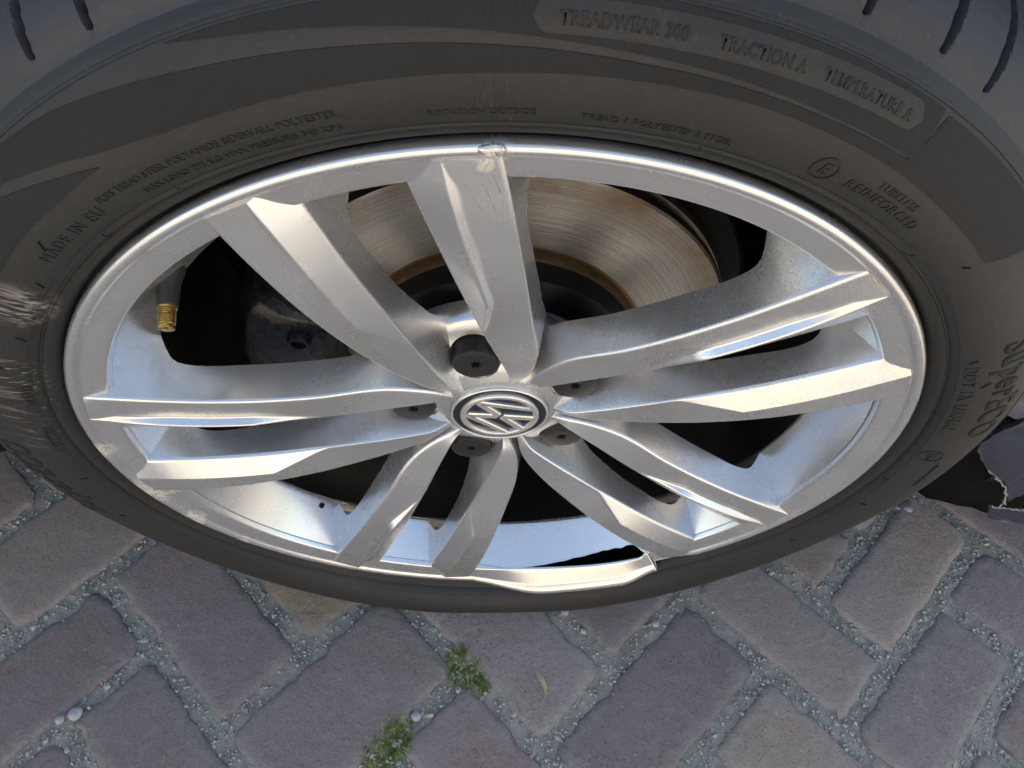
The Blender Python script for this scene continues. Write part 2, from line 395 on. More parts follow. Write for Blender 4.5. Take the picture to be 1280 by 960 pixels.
def brick_mesh(w_, l_, seed, hi):
    rnd = random.Random(seed); n1 = 5 if hi else 1
    rc = .007 + rnd.random() * .006
    out = []
    hw, hl = w_ / 2, l_ / 2
    def corner(cx, cy, a0):
        k = 4 if hi else 1
        rr = rc * rnd.uniform(.6, 1.6)
        return [(cx - math.copysign(rr, cx) + rr * math.cos(a0 + q * math.pi / 2 / k), cy - math.copysign(rr, cy) + rr * math.sin(a0 + q * math.pi / 2 / k)) for q in range(k + 1)]
    cs = [corner(hw, -hl, -math.pi / 2), corner(hw, hl, 0), corner(-hw, hl, math.pi / 2), corner(-hw, -hl, math.pi)]
    for i in range(4):
        out += cs[i]
        a, b_ = cs[i][-1], cs[(i + 1) % 4][0]
        ns = int(math.hypot(a[0] - b_[0], a[1] - b_[1]) / (.012 if hi else .15))
        for q in range(1, ns):
            t = q / ns; out.append((a[0] + (b_[0] - a[0]) * t, a[1] + (b_[1] - a[1]) * t))
    V = []; E_ = []
    jit = [(rnd.gauss(0, .0009 if hi else .0005)) for _ in out]
    chip = [rnd.random() < .10 and hi for _ in out]
    rings = [(-.030, .0008, 0.), (-.0075, 0., .9), (-.0030, .0016, .9), (-.0008, .0042, .8), (0., .0085, .5), (.0002, .018, .0)] if hi else [(-.03, 0, 0), (-.004, 0, .9), (0, .006, .5)]
    for z, ins, ed in rings:
        for k, (x, y) in enumerate(out):
            L_ = math.hypot(x, y)
            # inset towards the brick's long axis
            ax = x - math.copysign(min(ins + jit[k] + (.0030 if chip[k] and -.006 < z < -.0005 else 0), abs(x)), x) if abs(x) / hw > .6 or abs(y) < hl - .02 else x * (1 - ins / hw)
            ay = y - math.copysign(min(ins + jit[k], abs(y)), y) if abs(y) > hl - .022 else y * (1 - ins / hl)
            zz = z + (.0006 * noise.noise(Vector((x * 40 + seed, y * 40, 0))) if z > -.01 else 0)
            V.append((ax, ay, zz)); E_.append(ed)
    nn = len(out); F = []
    for r_ in range(len(rings) - 1):
        for k in range(nn):
            k2 = (k + 1) % nn; F.append((r_ * nn + k, r_ * nn + k2, (r_ + 1) * nn + k2, (r_ + 1) * nn + k))
    F.append(tuple((len(rings) - 1) * nn + k for k in range(nn)))
    me = mesh('brick', V, F, None, True)
    at = me.attributes.new('edge', 'FLOAT', 'POINT'); at.data.foreach_set('value', E_)
    return me
mats_w = ['brick_purple', 'brick_purple', 'brick_slate', 'brick_purple', 'brick_red', 'brick_brown']
special = {(-1, 1, 1, 2): 'brick_tan', (2, 3, -3, -1): 'brick_brown', (3, 5, -3, -2): 'brick_brown', (3, 4, -2, 0): 'brick_brown', (1, 3, -1, 0): 'brick_purple',
           (0, 2, -2, -1): 'brick_purple', (-2, -1, 1, 3): 'brick_purple', (-2, 0, 0, 1): 'brick_purple', (0, 1, -1, 1): 'brick_slate',
           (-3, -2, 0, 2): 'brick_slate', (-4, -2, 2, 3): 'brick_red', (-1, 0, -2, 0): 'brick_red', (4, 5, -5, -3): 'brick_purple', (1, 2, -4, -2): 'brick_brown', (-3, -2, 3, 5): 'brick_slate'}
cache = {}; rb = random.Random(3); cnt = 0; visrects = []
cands = []
for (i0, i1, j0, j1) in rects:
    a0, b0 = lat(i0, j0); a1, b1 = lat(i1, j1)
    ca_, cb_ = (a0 + a1) / 2, (b0 + b1) / 2; x, y = uv2xy(ca_, cb_)
    if abs(x) < 1.38 and -.66 < y < .92: cands.append((math.hypot(x, (y - .0) * 1.0), i0, i1, j0, j1, a0, a1, b0, b1, x, y))
cands.sort()
for (dist, i0, i1, j0, j1, a0, a1, b0, b1, x, y) in cands[:298]:
    w_ = (a1 - a0) * BU; l_ = (b1 - b0) * BU
    hi = abs(x) < .72 and -.26 < y < .3
    gap = rb.uniform(.0085, .0135)
    swap = w_ > l_
    ww, ll = (l_, w_) if swap else (w_, l_)
    ww -= gap; ll -= gap
    if hi: me = brick_mesh(ww, ll, rb.randrange(10**6), True)
    else:
        me = cache.get(swap)
        if me is None: me = cache[swap] = brick_mesh(BU * .98 - .010, BU * 1.97 - .010, 11 + swap, False)
        me = me.copy() if False else me
    mk = special.get((i0, i1, j0, j1)) or mats_w[rb.randrange(len(mats_w))]
    if hi: me.materials.append(M[mk])
    elif not me.materials: me.materials.append(M['brick_purple'])
    o = obj('brick', me, pave, (x, y, rb.uniform(-.0008, .0012)))
    o.rotation_euler = (rb.gauss(0, .006), rb.gauss(0, .006), ang + (math.pi / 2 if swap else 0) + rb.gauss(0, .010))
    if hi: visrects.append((x, y, ww / 2, ll / 2, o.rotation_euler[2]))

# loose grains lying in the joints
gv = []; gf = []
ico_v = []; bm = bmesh.new(); bmesh.ops.create_icosphere(bm, subdivisions=1, radius=1); ico_v = [v.co.copy() for v in bm.verts]; ico_f = [[v.index for v in f.verts] for f in bm.faces]; bm.free()
rg_ = random.Random(5); N = 0
def in_brick(x, y, mrg):
    for (bx, by, hw, hl, rt) in visrects:
        dx, dy = x - bx, y - by
        if dx * dx + dy * dy > .0150: continue
        c, s = math.cos(-rt), math.sin(-rt); px, py = dx * c - dy * s, dx * s + dy * c
        if abs(px) < hw - mrg and abs(py) < hl - mrg: return True
    return False
tries = 0
while N < 11000 and tries < 120000:
    tries += 1
    x = rg_.uniform(-.60, .62); y = rg_.uniform(-.18, .17)
    inb = in_brick(x, y, .002)
    if inb and rg_.random() > .004: continue
    s = abs(rg_.gauss(0, .00075)) + .00045
    if rg_.random() < .02: s *= 1.9
    z = .0004 if inb else -.0032 + rg_.uniform(-.0006, .0020)
    if inb: s *= .6
    b0 = len(gv); sx, sy, sz = rg_.uniform(.7, 1.3), rg_.uniform(.7, 1.3), rg_.uniform(.6, 1.)
    rt = rg_.uniform(0, 6.28); c_, s_ = math.cos(rt), math.sin(rt)
    for v in ico_v[:12]:
        k = s * rg_.uniform(.8, 1.15)
        px, py = v.x * k * sx, v.y * k * sy
        gv.append((x + px * c_ - py * s_, y + px * s_ + py * c_, z + v.z * k * sz))
    if len(ico_v) > 12: gv_extra = True
    gf += [[b0 + i for i in f] for f in ico_f]
    N += 1
gr = obj('joint_gravel', mesh('joint_gravel', gv, gf, M['grain']), pave); tag(gr, kind='stuff')

# moss tufts in the joints
def tuft(cx, cy, spots, n, seed):
    rr = random.Random(seed); V = []; F = []
    for _ in range(n):
        sx, sy, rad = spots[rr.randrange(len(spots))]
        x = cx + sx + rr.gauss(0, rad * .52); y = cy + sy + rr.gauss(0, rad * .52)
        z = -.003 if not in_brick(x, y, .004) else -.0005
        hgt = rr.uniform(.0010, .0034); a = rr.uniform(0, 6.28); wv = rr.uniform(.0003, .0008)
        lx, ly = rr.gauss(0, .0016), rr.gauss(0, .0016); b0 = len(V)
        c_, s_ = math.cos(a) * wv, math.sin(a) * wv
        V += [(x - c_, y - s_, z), (x + c_, y + s_, z), (x + lx + c_ * .8, y + ly + s_ * .8, z + hgt * .6), (x + lx - c_ * .8, y + ly - s_ * .8, z + hgt * .65), (x + lx * 1.5, y + ly * 1.5, z + hgt)]
        F += [(b0, b0 + 1, b0 + 2, b0 + 3), (b0 + 3, b0 + 2, b0 + 4)]
    return V, F
V, F = tuft(-.036, -.064, [(0, 0, .010), (-.010, .014, .008), (.012, -.006, .008), (.004, .003, .008), (-.006, -.002, .010), (.018, -.012, .005), (-.004, .02, .004)], 2600, 1)
o = obj('moss', mesh('moss', V, F, M['moss'])); tag(o, 'small green moss tuft at the joint crossing right under the tyre', 'moss', kind='stuff')
V, F = tuft(-.101, -.120, [(0, 0, .012), (-.010, -.010, .012), (.006, .010, .010), (.010, -.004, .009), (-.016, -.016, .009), (-.004, -.01, .01)], 3200, 2)
o = obj('moss', mesh('moss', V, F, M['moss'])); tag(o, 'larger green moss patch in the brick joint at the bottom edge', 'moss', kind='stuff')

# dry leaf and pebble
def leaf(L_, W, n=10):
    V = []; F = []
    for i in range(n + 1):
        t = i / n; wv = W * math.sin(math.pi * t) ** .8 * (1 - .25 * t) + .0001
        y = L_ * (t - .5); b_ = .0022 * math.sin(t * 3) + .001
        bx = .0022 * math.sin(t * math.pi * 1.1)
        V += [(bx - wv, y, b_ + .0012), (bx, y, b_), (bx + wv, y, b_ + .0010)]
    for i in range(n):
        for k in (0, 1): a = i * 3 + k; F.append((a, a + 1, a + 4, a + 3))
    return V, F
V, F = leaf(.025, .0021)
o = obj('dry_leaf', mesh('dry_leaf', V, F, M['leaf'], True), None, (.036, -.074, .0016)); o.rotation_euler = (0, 0, R(25))
sol = o.modifiers.new('thickness', 'SOLIDIFY'); sol.thickness = .0003
tag(o, 'narrow dry yellow leaf lying on a slate grey brick', 'leaf')
def pebble(rad, seed):
    rr = random.Random(seed); bm = bmesh.new(); bmesh.ops.create_icosphere(bm, subdivisions=3, radius=rad)
    for v in bm.verts:
        k = 1 + .22 * noise.noise(v.co / rad * 1.1 + Vector((seed, 0, 0))); v.co = Vector((v.co.x * k * 1.1, v.co.y * k, v.co.z * k * .65))
    me = bpy.data.meshes.new('pebble'); bm.to_mesh(me); bm.free(); me.materials.append(M['pebble']); me.polygons.foreach_set('use_smooth', [True] * len(me.polygons)); return me
for (x, y, r_, lab) in [(-.395, -.094, .0062, 'round pale pebble in the joint at the lower left, largest of the stones'), (-.408, -.099, .0040, 'small grey pebble just left of the round pale pebble'),
                        (.152, -.020, .0032, 'white pebble in the joint between two purple bricks right of the leaf'), (.440, .098, .0045, 'grey pebble in the joint below the torn liner at the right'),
                        (-.080, -.101, .0042, 'white chip of stone in the joint above the larger moss patch')]:
    o = obj('pebble', pebble(r_, x * 10), None, (x, y, -.0005)); tag(o, lab, 'pebble', 'pebbles lying in the brick joints')

# pale concrete slabs, out of view, added to bounce sunlight onto the wheel
M['concrete'] = simple('pale_bounce_slab', (.34, .335, .32), .85, nscale=30, namp=.18, bdist=.002)
bounce_base = obj('bounce_ground', mesh('bounce_ground', [(-8, -9, -.02), (8, -9, -.02), (8, -.74, -.02), (-8, -.74, -.02)], [(0, 1, 2, 3)], M['far'])); tag(bounce_base, 'added unseen pale concrete slabs bouncing sunlight onto the wheel', kind='structure')
bounce_slab = None
for ix in range(-9, 10):
    for iy in range(0, 7):
        if bounce_slab is None:
            V = [(x, y, z) for z in (-.02, -.004, 0) for (x, y) in ((-.297, -.297), (.297, -.297), (.297, .297), (-.297, .297))]
            V = V[:8] + [(x * .985, y * .985, z) for x, y, z in V[8:]]
            bounce_slab = mesh('bounce_slab', V, [(k, (k + 1) % 4, (k + 1) % 4 + 4, k + 4) for k in range(4)] + [(4 + k, 4 + (k + 1) % 4, 8 + (k + 1) % 4, 8 + k) for k in range(4)] + [(8, 9, 10, 11)], M['concrete'])
        obj('bounce_slab', bounce_slab, bounce_base, (ix * .6, -1.05 - iy * .6, 0))
# ================================================================ WHEEL
WX = (0, .10, 0)
wheel = empty('front_alloy', WX); tag(wheel, 'silver ten spoke alloy car wheel with kerb damaged rim and worn tyre', 'wheel')
HO = (0, -.10, HUB)
def part(name, me, parent=None):
    if parent is None: return obj(name, me, wheel, HO)
    return obj(name, me, parent)

# ---- tyre
prof = [(.2420, .0090), (.2452, .0085), (.2470, .0040), (.2490, .0008), (.2512, -.0014), (.2530, -.0020), (.2538, -.0012), (.2546, -.0012), (.2556, -.0038), (.259, -.0058), (.264, -.0075), (.269, -.0083), (.274, -.0085), (.279, -.0079), (.284, -.007), (.289, -.0052),
        (.294, -.003), (.2985, .0002), (.3030, .0035), (.3045, .0048), (.3058, .0072), (.3088, .0088), (.3125, .011), (.3165, .0146), (.320, .019), (.3234, .0244), (.3260, .030), (.3282, .037), (.3300, .045), (.3315, .056), (.3325, .07), (.333, .09), (.3333, .113)]
PK = [p[0] for p in prof]; PD = [p[1] for p in prof]
def tyre_def(r, d, th, extra=0.):
    c = math.cos(th); s = math.pi - abs(((th + math.pi) % (2 * math.pi)) - math.pi)
    s = abs(((th - math.pi + math.pi) % (2 * math.pi)) - math.pi)      # angle away from the bottom
    gl = 1 - sstep(R(8), R(70), s)
    k = min(max((r - .250) / .083, 0), 1)
    if r > .25:
        fl = (.3245 / max(-c, .05)) if c < 0 else 9
        Rout = min(.3333, fl)
        r2 = .25 + (r - .25) * (Rout - .25) / .0833
    else: r2 = r
    bul = .0125 * math.sin(math.pi * min(k * 1.15, 1)) * gl
    d2 = d - bul if d < .1 else d + bul
    return r2, d2, th
def tyre_surf(r, th, off=0.):
    d = float(np.interp(r, PK, PD)); r2, d2, _ = tyre_def(r, d, th)
    return P(r2, th, d2 - off)
full = prof + [(r, .226 - d) for r, d in prof[-2::-1]]
NS = 2800
sip = []
def groove(r, d, th):
    if d > .1: return 0.
    if r < .3085: return 0
    lane = th / R(5.6); k = round(lane); f = (lane - k) * R(5.6)
    if k % 2: off = R(.5); lo = .3105
    else: off = -R(.25); lo = .3095
    t = (r - lo) / (.333 - lo)
    if t < 0: return 0
    bend = R(.9) * t * t
    x = abs(f - off - bend) * r
    wv = .0006 + .0009 * min(t * 3, 1)
    return .0050 * min(t * 14, 1) * (1 if x < wv else max(0, 1 - (x - wv) / .0007))
def tfn(r, d, th):
    gdep = groove(r, d if d < .113 else .226 - d, th)
    # circumferential grooves of the tread
    if r > .331:
        y = d - .0
        for c0 in (.062, .096, .130, .164):
            gdep = max(gdep, .006 * (1 - sstep(.0030, .0050, abs(y - c0))))
    r2, d2, _ = tyre_def(r, d, th)
    return r2 - gdep, d2 + (gdep * .6 if d < .05 else 0), th
dens = []
for (r, d), (r1, d1) in zip(full[:-1], full[1:]):
    dens.append((r, d))
    if r > .3080 and (d < .08 or d > .146):
        for q in (1, 2, 3): dens.append((r + (r1 - r) * q / 4, d + (d1 - d) * q / 4))
dens.append(full[-1]); full = dens
fine = []
for (r, d), (r1, d1) in zip(full[:-1], full[1:]):
    fine.append((r, d))
    if abs(d1 - d) > .010:
        k = int(abs(d1 - d) / .0035)
        fine += [(r + (r1 - r) * q / k, d + (d1 - d) * q / k) for q in range(1, k)]
fine.append(full[-1])
V, F = revolve(fine, NS, tfn)
me = mesh('tyre', V, F, M['rubber']); me.materials.append(M['tread'])
nprof = len(fine) - 1
mi = []
for i in range(NS):
    for j in range(nprof):
        r, d = fine[j]
        mi.append(1 if (r > .3052) else 0)
me.polygons.foreach_set('material_index', mi)
tyre = part('tyre', me); by_angle(tyre, 40)
tyre['label'] = 'black tyre with dark swooshes and raised lettering on its sidewall'

def band(name, up, lo, mat, off=.0004, ht=None, n=None, label=None):
    """raised patch on the sidewall between two radius curves given over angle (deg)"""
    t0 = max(up[0][0], lo[0][0]); t1 = min(up[-1][0], lo[-1][0])
    n = n or int((t1 - t0) * 3) + 2; K = 8; V = []; F = []
    U = smooth_interp([a for a, b in up], [b for a, b in up]); W_ = smooth_interp([a for a, b in lo], [b for a, b in lo])
    for i in range(n + 1):
        a = t0 + (t1 - t0) * i / n; r0, r1 = W_(a), U(a); r1 = max(r1, r0 + .0001)
        V.append(tyre_surf(r0 - .0001, R(a), -.0003))
        for k in range(K + 1):
            V.append(tyre_surf(r0 + (r1 - r0) * k / K, R(a), off))
        V.append(tyre_surf(r1 + .0001, R(a), -.0003))
    m_ = K + 3
    for i in range(n):
        for k in range(m_ - 1): a = i * m_ + k; F.append((a, a + 1, a + m_ + 1, a + m_))
    me = mesh(name, V, F, M[mat]); o = part(name, me, tyre); by_angle(o, 30)
    if label: o['label'] = label
    return o
D1up = [(-62, .2995), (-50, .2999), (-35.5, .3000), (-30, .2985), (-23.7, .2952), (-18.3, .2925), (-10.5, .2896), (-4.5, .2878), (0, .2866), (9.1, .2843), (22.5, .2829), (30.8, .2831), (31.4, .2995), (42.8, .3000), (48.3, .2995), (48.8, .299)]
D1lo = [(-62, .2935), (-50, .2925), (-38.1, .2925), (-32, .286), (-28.7, .2822), (-23.5, .2790), (-19.3, .2784), (0, .2786), (17.9, .2795), (30, .2783), (37.2, .2772), (42.3, .277), (46.8, .2768), (48.3, .290), (48.8, .2985)]
def patch(name, up, lo, mat, label=None, off=.0004):
    U = lambda a: interp(a, [x[0] for x in up], [x[1] for x in up]); W_ = lambda a: interp(a, [x[0] for x in lo], [x[1] for x in lo])
    t0 = max(up[0][0], lo[0][0]); t1 = min(up[-1][0], lo[-1][0]); n = int((t1 - t0) * 3.4) + 3; K = 8; V = []; F = []
    for i in range(n + 1):
        a = t0 + (t1 - t0) * i / n; r0, r1 = W_(a), U(a); r1 = max(r1, r0 + .0001)
        for k in range(K + 1): V.append(tyre_surf(r0 + (r1 - r0) * k / K, R(a), off))
    b0 = len(V)
    m_ = K + 1
    for i in range(n):
        for k in range(K): a = i * m_ + k; F.append((a, a + 1, a + m_ + 1, a + m_))
    nv = len(V)
    for i in range(n + 1):
        a = t0 + (t1 - t0) * i / n; r0, r1 = W_(a), max(U(a), W_(a) + .0001)
        V.append(tyre_surf(r0, R(a), -.0002)); V.append(tyre_surf(r1, R(a), -.0002))
    for i in range(n):
        F.append((i * m_, (i + 1) * m_, nv + 2 * (i + 1), nv + 2 * i)); F.append((i * m_ + K, nv + 2 * i + 1, nv + 2 * (i + 1) + 1, (i + 1) * m_ + K))
    o = part(name, mesh(name, V, F, M[mat]), tyre); by_angle(o, 30)
    if label: o['label'] = label
    return o
patch('ribbed_band', D1up, D1lo, 'rubber_dark', 'broad matt black swoosh on the upper sidewall')
patch('ribbed_band', [(-19.9, .3004), (-11, .3003), (0, .3003), (10.4, .3004), (24, .3004), (31.0, .3002)],
      [(-19.9, .3003), (-16, .2976), (-10.2, .2948), (-6.1, .2929), (-.9, .2906), (3, .2888), (8.9, .2868), (15, .2856), (22.2, .2842), (31.0, .2838)], 'rubber_dark', 'outer matt black swoosh above the thin light band')
patch('ribbed_band', [(-60, .279), (-50, .2848), (-39.1, .290), (-33.5, .2832), (-29.7, .2785)], [(-60, .277), (-47.5, .2761), (-41.9, .2769), (-34.9, .2768), (-29.7, .2783)], 'rubber_dark', 'pointed matt black wedge on the left of the sidewall')
# label panel (pill) with lettering
pu = []; pl = []
for q in np.linspace(2.2, 29.6, 56):
    e = min(q - 2.2, 29.6 - q) / .9; hw = .0044 * math.sqrt(max(1 - (1 - min(e, 1)) ** 2, 0)); c0 = .2946 - .0006 * math.sin((q - 2) / 28 * math.pi)
    pu.append((q, c0 + hw)); pl.append((q, c0 - hw))
patch('label_panel', pu, pl, 'rubber', off=.0005)
# thin rim protector lip ring and mould lines
def ringline(r0, wd, off, mat, name='mould_line', a0=0, a1=360):
    n = int((a1 - a0) * 2); V = []; F = []
    for i in range(n + 1):
        a = R(a0 + (a1 - a0) * i / n)
        for q, o_ in ((r0 - wd, -.0003), (r0 - wd * .4, off), (r0 + wd * .4, off), (r0 + wd, -.0003)): V.append(tyre_surf(q, a, o_))
    for i in range(n):
        for k in range(3): a = i * 4 + k; F.append((a, a + 1, a + 5, a + 4))
    o = part(name, mesh(name, V, F, M[mat]), tyre); by_angle(o, 60)
ringline(.3018, .0009, .0005, 'rubber')
ringline(.2582, .0005, .0004, 'rubber')

def lettering(text, deg, r, size, mat='letter', off=.0005, name='lettering', flip=False, space=1.05, bold=0.):
    cu = bpy.data.curves.new('txt', 'FONT'); cu.body = text; cu.size = size; cu.align_x = 'CENTER'; cu.align_y = 'CENTER'
    cu.resolution_u = 3; cu.space_character = space; cu.offset = bold; cu.extrude = 0
    to = bpy.data.objects.new('txt', cu); sc.collection.objects.link(to)
    dg = bpy.context.evaluated_depsgraph_get(); me0 = to.evaluated_get(dg).to_mesh()
    bm = bmesh.new(); bm.from_mesh(me0); to.to_mesh_clear()
    bmesh.ops.triangulate(bm, faces=bm.faces)
    ext = bmesh.ops.extrude_face_region(bm, geom=list(bm.faces)); top = {v for v in ext['geom'] if isinstance(v, bmesh.types.BMVert)}
    for v in bm.verts:
        x, y = v.co.x, v.co.y
        if flip: x, y = -x, -y
        a = R(deg) + x / r
        v.co = Vector(tyre_surf(r + y, a, off if v in top else -.0002))
    bmesh.ops.recalc_face_normals(bm, faces=bm.faces)
    me = bpy.data.meshes.new(name); bm.to_mesh(me); bm.free(); me.materials.append(M[mat])
    bpy.data.objects.remove(to); bpy.data.curves.remove(cu)
    return part(name, me, tyre)
lettering('TREADWEAR 300', 7.7, .2940, .0050, off=.00085, bold=.0001)
lettering('TRACTION A', 16.6, .2938, .0050, off=.00085, bold=.0001)
lettering('TEMPERATURE A', 24.8, .2940, .0050, off=.00085, bold=.0001)
lettering('SuperECO', 72.4, .2838, .0215, 'rubber_dark', off=.0005, bold=.0006, space=1.12)
lettering('DOT 1X UAHAL', 73, .2635, .0085, off=.0006, bold=.0001, space=1.2)
lettering('(E4)', 87.5, .2665, .0080, off=.0006, bold=.0001)
lettering('0215498-S2WR2', 93, .2755, .0042, off=.0005)
lettering('MADE IN EU', -38.3, .2655, .0068, off=.0005, space=1.25)
lettering('PLIES TREAD STEEL POLYAMIDE SIDEWALL POLYESTER', -22, .2688, .0040, off=.0004)
lettering('MAX LOAD 775 KG MAX PRESSURE 340 KPA', -20, .2628, .0040, off=.0004)
lettering('TREAD 1 POLYESTER 2 STEEL', 12, .2632, .0040, off=.0004)
lettering('ROTATION OUTSIDE', -1, .2640, .0036, off=.0003)
lettering('E', 26.0, .2665, .0075, off=.0005)
lettering('REINFORCED', 33.2, .2655, .0062, off=.0005, space=1.2)
lettering('TUBELESS', 33.4, .2712, .0050, off=.0004, space=1.1)
lettering('ROAD', -70, .2598, .0070, off=.0006, space=1.1)
lettering('X TESTED', -81, .2592, .0066, off=.0005, space=1.1)
lettering('SuperECO', -92, .2838, .0215, 'rubber_dark', off=.0005, bold=.0006, space=1.12)
def circle_mark(deg, r, rad):
    V = []; F = []; n = 28
    for i in range(n):
        a = 2 * math.pi * i / n
        for rr, of in ((rad, -.0002), (rad, .0005), (rad * .84, .0005), (rad * .84, -.0002)):
            V.append(tyre_surf(r + rr * math.sin(a), R(deg) + rr * math.cos(a) / r, of))
    for i in range(n):
        j = (i + 1) % n
        for k in range(3): F.append((i * 4 + k, i * 4 + k + 1, j * 4 + k + 1, j * 4 + k))
    part('circle_mark', mesh('circle_mark', V, F, M['letter']), tyre)
circle_mark(26.0, .2665, .0056); circle_mark(87.5, .2665, .0072)
# small rubber vent hairs
for (a, r, tl, dr) in [(-41.6, .270, 1.1, .004), (-47.5, .262, 1.0, .0035), (-58, .2615, .9, .004), (-64, .2698, .8, .004), (-37.5, .2553, .9, .0035), (46, .2704, .7, .0025), (64.5, .2640, -.9, .004), (70, .2715, -1.3, .004),
                       (-92, .262, .5, .004), (-104, .270, .6, .003), (104, .262, -.6, .003), (96, .257, -.5, .003), (77, .2558, .5, .003), (42, .2556, .2, .003), (-27, .2556, .1, .003), (16, .2556, .1, .003), (120, .262, -.4, .003)]:
    V = []; A = Vector(tyre_surf(r - dr * .5, R(a), .0002)); B = Vector(tyre_surf(r + dr * .5, R(a + tl * .7), .0002))
    t = (B - A).normalized(); s = t.cross(Vector((0, -1, 0))) * .00035; o_ = Vector((0, -.0006, 0))
    V = [A - s, A + s, B + s * .6, B - s * .6, A - s * .5 + o_, A + s * .5 + o_, B + s * .3 + o_, B - s * .3 + o_]
    part('vent_spew', mesh('vent_spew', V, [(4, 5, 6, 7), (0, 1, 5, 4), (1, 2, 6, 5), (2, 3, 7, 6), (3, 0, 4, 7)], M['black']), tyre)

# ---- rim: lip and face ring, bent at the bottom
def dent(r, d, th):
    a = math.degrees(th) % 360
    if 146.8 < a < 186 and r > .2205:
        k = 1 - sstep(171, 188, a)
        ki = (1 - sstep(152, 178, a)) * sstep(146.8, 149, a)
        e = .45 + .55 * sstep(146.8, 155, a)
        rr_, dd_ = r, d
        if r < .2262:
            kk = min(k * 2, 1); rr_ = r + (.2262 - r) * kk * .9; dd_ = d + (.0045 - d) * kk * .85
        u = min(max((r - .2258) / .0127, 0), 1.55)
        d2 = dd_ - .0084 * k * e * u - .0022 * ki * max(1 - u, 0)
        r2 = rr_ + .0030 * k * e * u + .0035 * ki * max(1 - u, 0)
        return r2, d2, th
    if 137 < a < 146.79 and r > .2385:
        return r - (r - .2385) * .75 * sstep(137, 143, a), d + .002 * sstep(137, 143, a), th
    return r, d, th
lip = [(.2385, .012), (.2425, .0085), (.2448, .0050), (.2452, .0025), (.2448, .0006), (.2440, -.0006), (.2426, -.0012), (.2408, -.0010), (.2393, -.0001), (.2383, .0009), (.2378, .0013), (.2370, .0015),
       (.2340, .0022), (.2300, .0031), (.2270, .0038), (.2262, .0041), (.2256, .0047), (.2251, .0057), (.2244, .0075), (.2236, .010)]
rim = part('rim', None); rim.empty_display_size = .02
rim['label'] = 'silver alloy rim with five pairs of angular spokes'
# base (non dented part) and dented sector share one revolve; the tear is a real step in the mesh
ths = sorted(set([R(x) for x in np.arange(0, 360, .5)] + [R(146.75), R(146.82), R(147.2), R(147.8)]))
V = []; F = []; mlen = len(lip)
for th in ths:
    for r, d in lip:
        V.append(P(*(lambda q: (q[0], q[2], q[1]))(dent(r, d, th))))
for i in range(len(ths)):
    j = (i + 1) % len(ths)
    if abs(math.degrees(ths[i]) - 146.75) < .01: continue
    for k in range(mlen - 1): F.append((i * mlen + k, i * mlen + k + 1, j * mlen + k + 1, j * mlen + k))
o = part('rim_lip', mesh('rim_lip', V, F, M['silver_scuffed'], True), rim)
sol = o.modifiers.new('thickness', 'SOLIDIFY'); sol.thickness = .0022; sol.offset = -1
o['label'] = 'rim edge and flat ring, kerb scuffed and bent outwards at the bottom'
# window pocket floor (slope behind the ring), with rolled edge into the barrel
pock = [(.2262, .0046), (.2258, .0056), (.2250, .0070), (.2215, .0130), (.2150, .0246), (.2085, .0362), (.2072, .0386), (.2070, .0400), (.2078, .0412), (.2100, .0425), (.2125, .0440)]
def pfn(r, d, th):
    a = math.degrees(th) % 360
    if 147 < a < 180 and r > .2150:
        ki = (1 - sstep(150, 179, a)) * sstep(147, 149.5, a)
        q = (r - .2150) / .0112; jag = 1 + .22 * noise.noise(Vector((a * .45, 0, 0)))
        L_ = 1 - .40 * ki * jag
        return .2150 + .0112 * q * L_, .0246 + (d - .0246) * L_, th
    return r, d, th
V, F = revolve(pock, 720, pfn); o = part('pocket_floor', mesh('pocket_floor', V, F, M['silver'], True), rim)
for (a, r, d, rad) in [(-135.35, .2096, .0337, .0022), (118, .2175, .020, .0012), (-150, .2190, .017, .0008), (123, .2120, .0295, .0010)]:
    bm = bmesh.new(); bmesh.ops.create_icosphere(bm, subdivisions=2, radius=1); c = Vector(P(r, R(a), d))
    for v in bm.verts: v.co = c + v.co * rad * (1 + .5 * noise.noise(v.co * 2 + c * 90))
    me = bpy.data.meshes.new('dirt_speck'); bm.to_mesh(me); bm.free(); me.materials.append(M['dark_metal']); part('dirt_speck', me, rim)
barrel = [(.2125, .0440), (.2130, .0500), (.2135, .0700), (.2180, .0800), (.2185, .1700), (.2260, .1800), (.2270, .205), (.2400, .2080), (.2420, .212)]
V, F = revolve(barrel, 256); o = part('barrel', mesh('barrel', V, F, M['dark_metal'], True), rim); by_angle(o, 30)
# dark sliver inside the tear
def patchP(pts, name, mat, parent):
    V = []; F = []
    for (a, r0, d0, r1, d1) in pts: V += [P(r0, R(a), d0), P(r1, R(a), d1)]
    for i in range(len(pts) - 1): F.append((2 * i, 2 * i + 1, 2 * i + 3, 2 * i + 2))
    return part(name, mesh(name, V, F, M[mat]), parent)

bm = bmesh.new(); bmesh.ops.create_icosphere(bm, subdivisions=3, radius=1)
cc = Vector(P(.2425, R(-.3), -.0008))
for v in bm.verts:
    k = 1 + .22 * noise.noise(v.co * 1.2 + Vector((3, 1, 8))); v.co = cc + Vector((v.co.x * .0056 * k, v.co.y * .0017 * k, v.co.z * .0028 * k))
me = bpy.data.meshes.new('lip_chip'); bm.to_mesh(me); bm.free(); me.materials.append(M['silver_scuffed']); o = part('lip_chip', me, rim); o['label'] = 'rough gouged chip on the top of the rim edge'
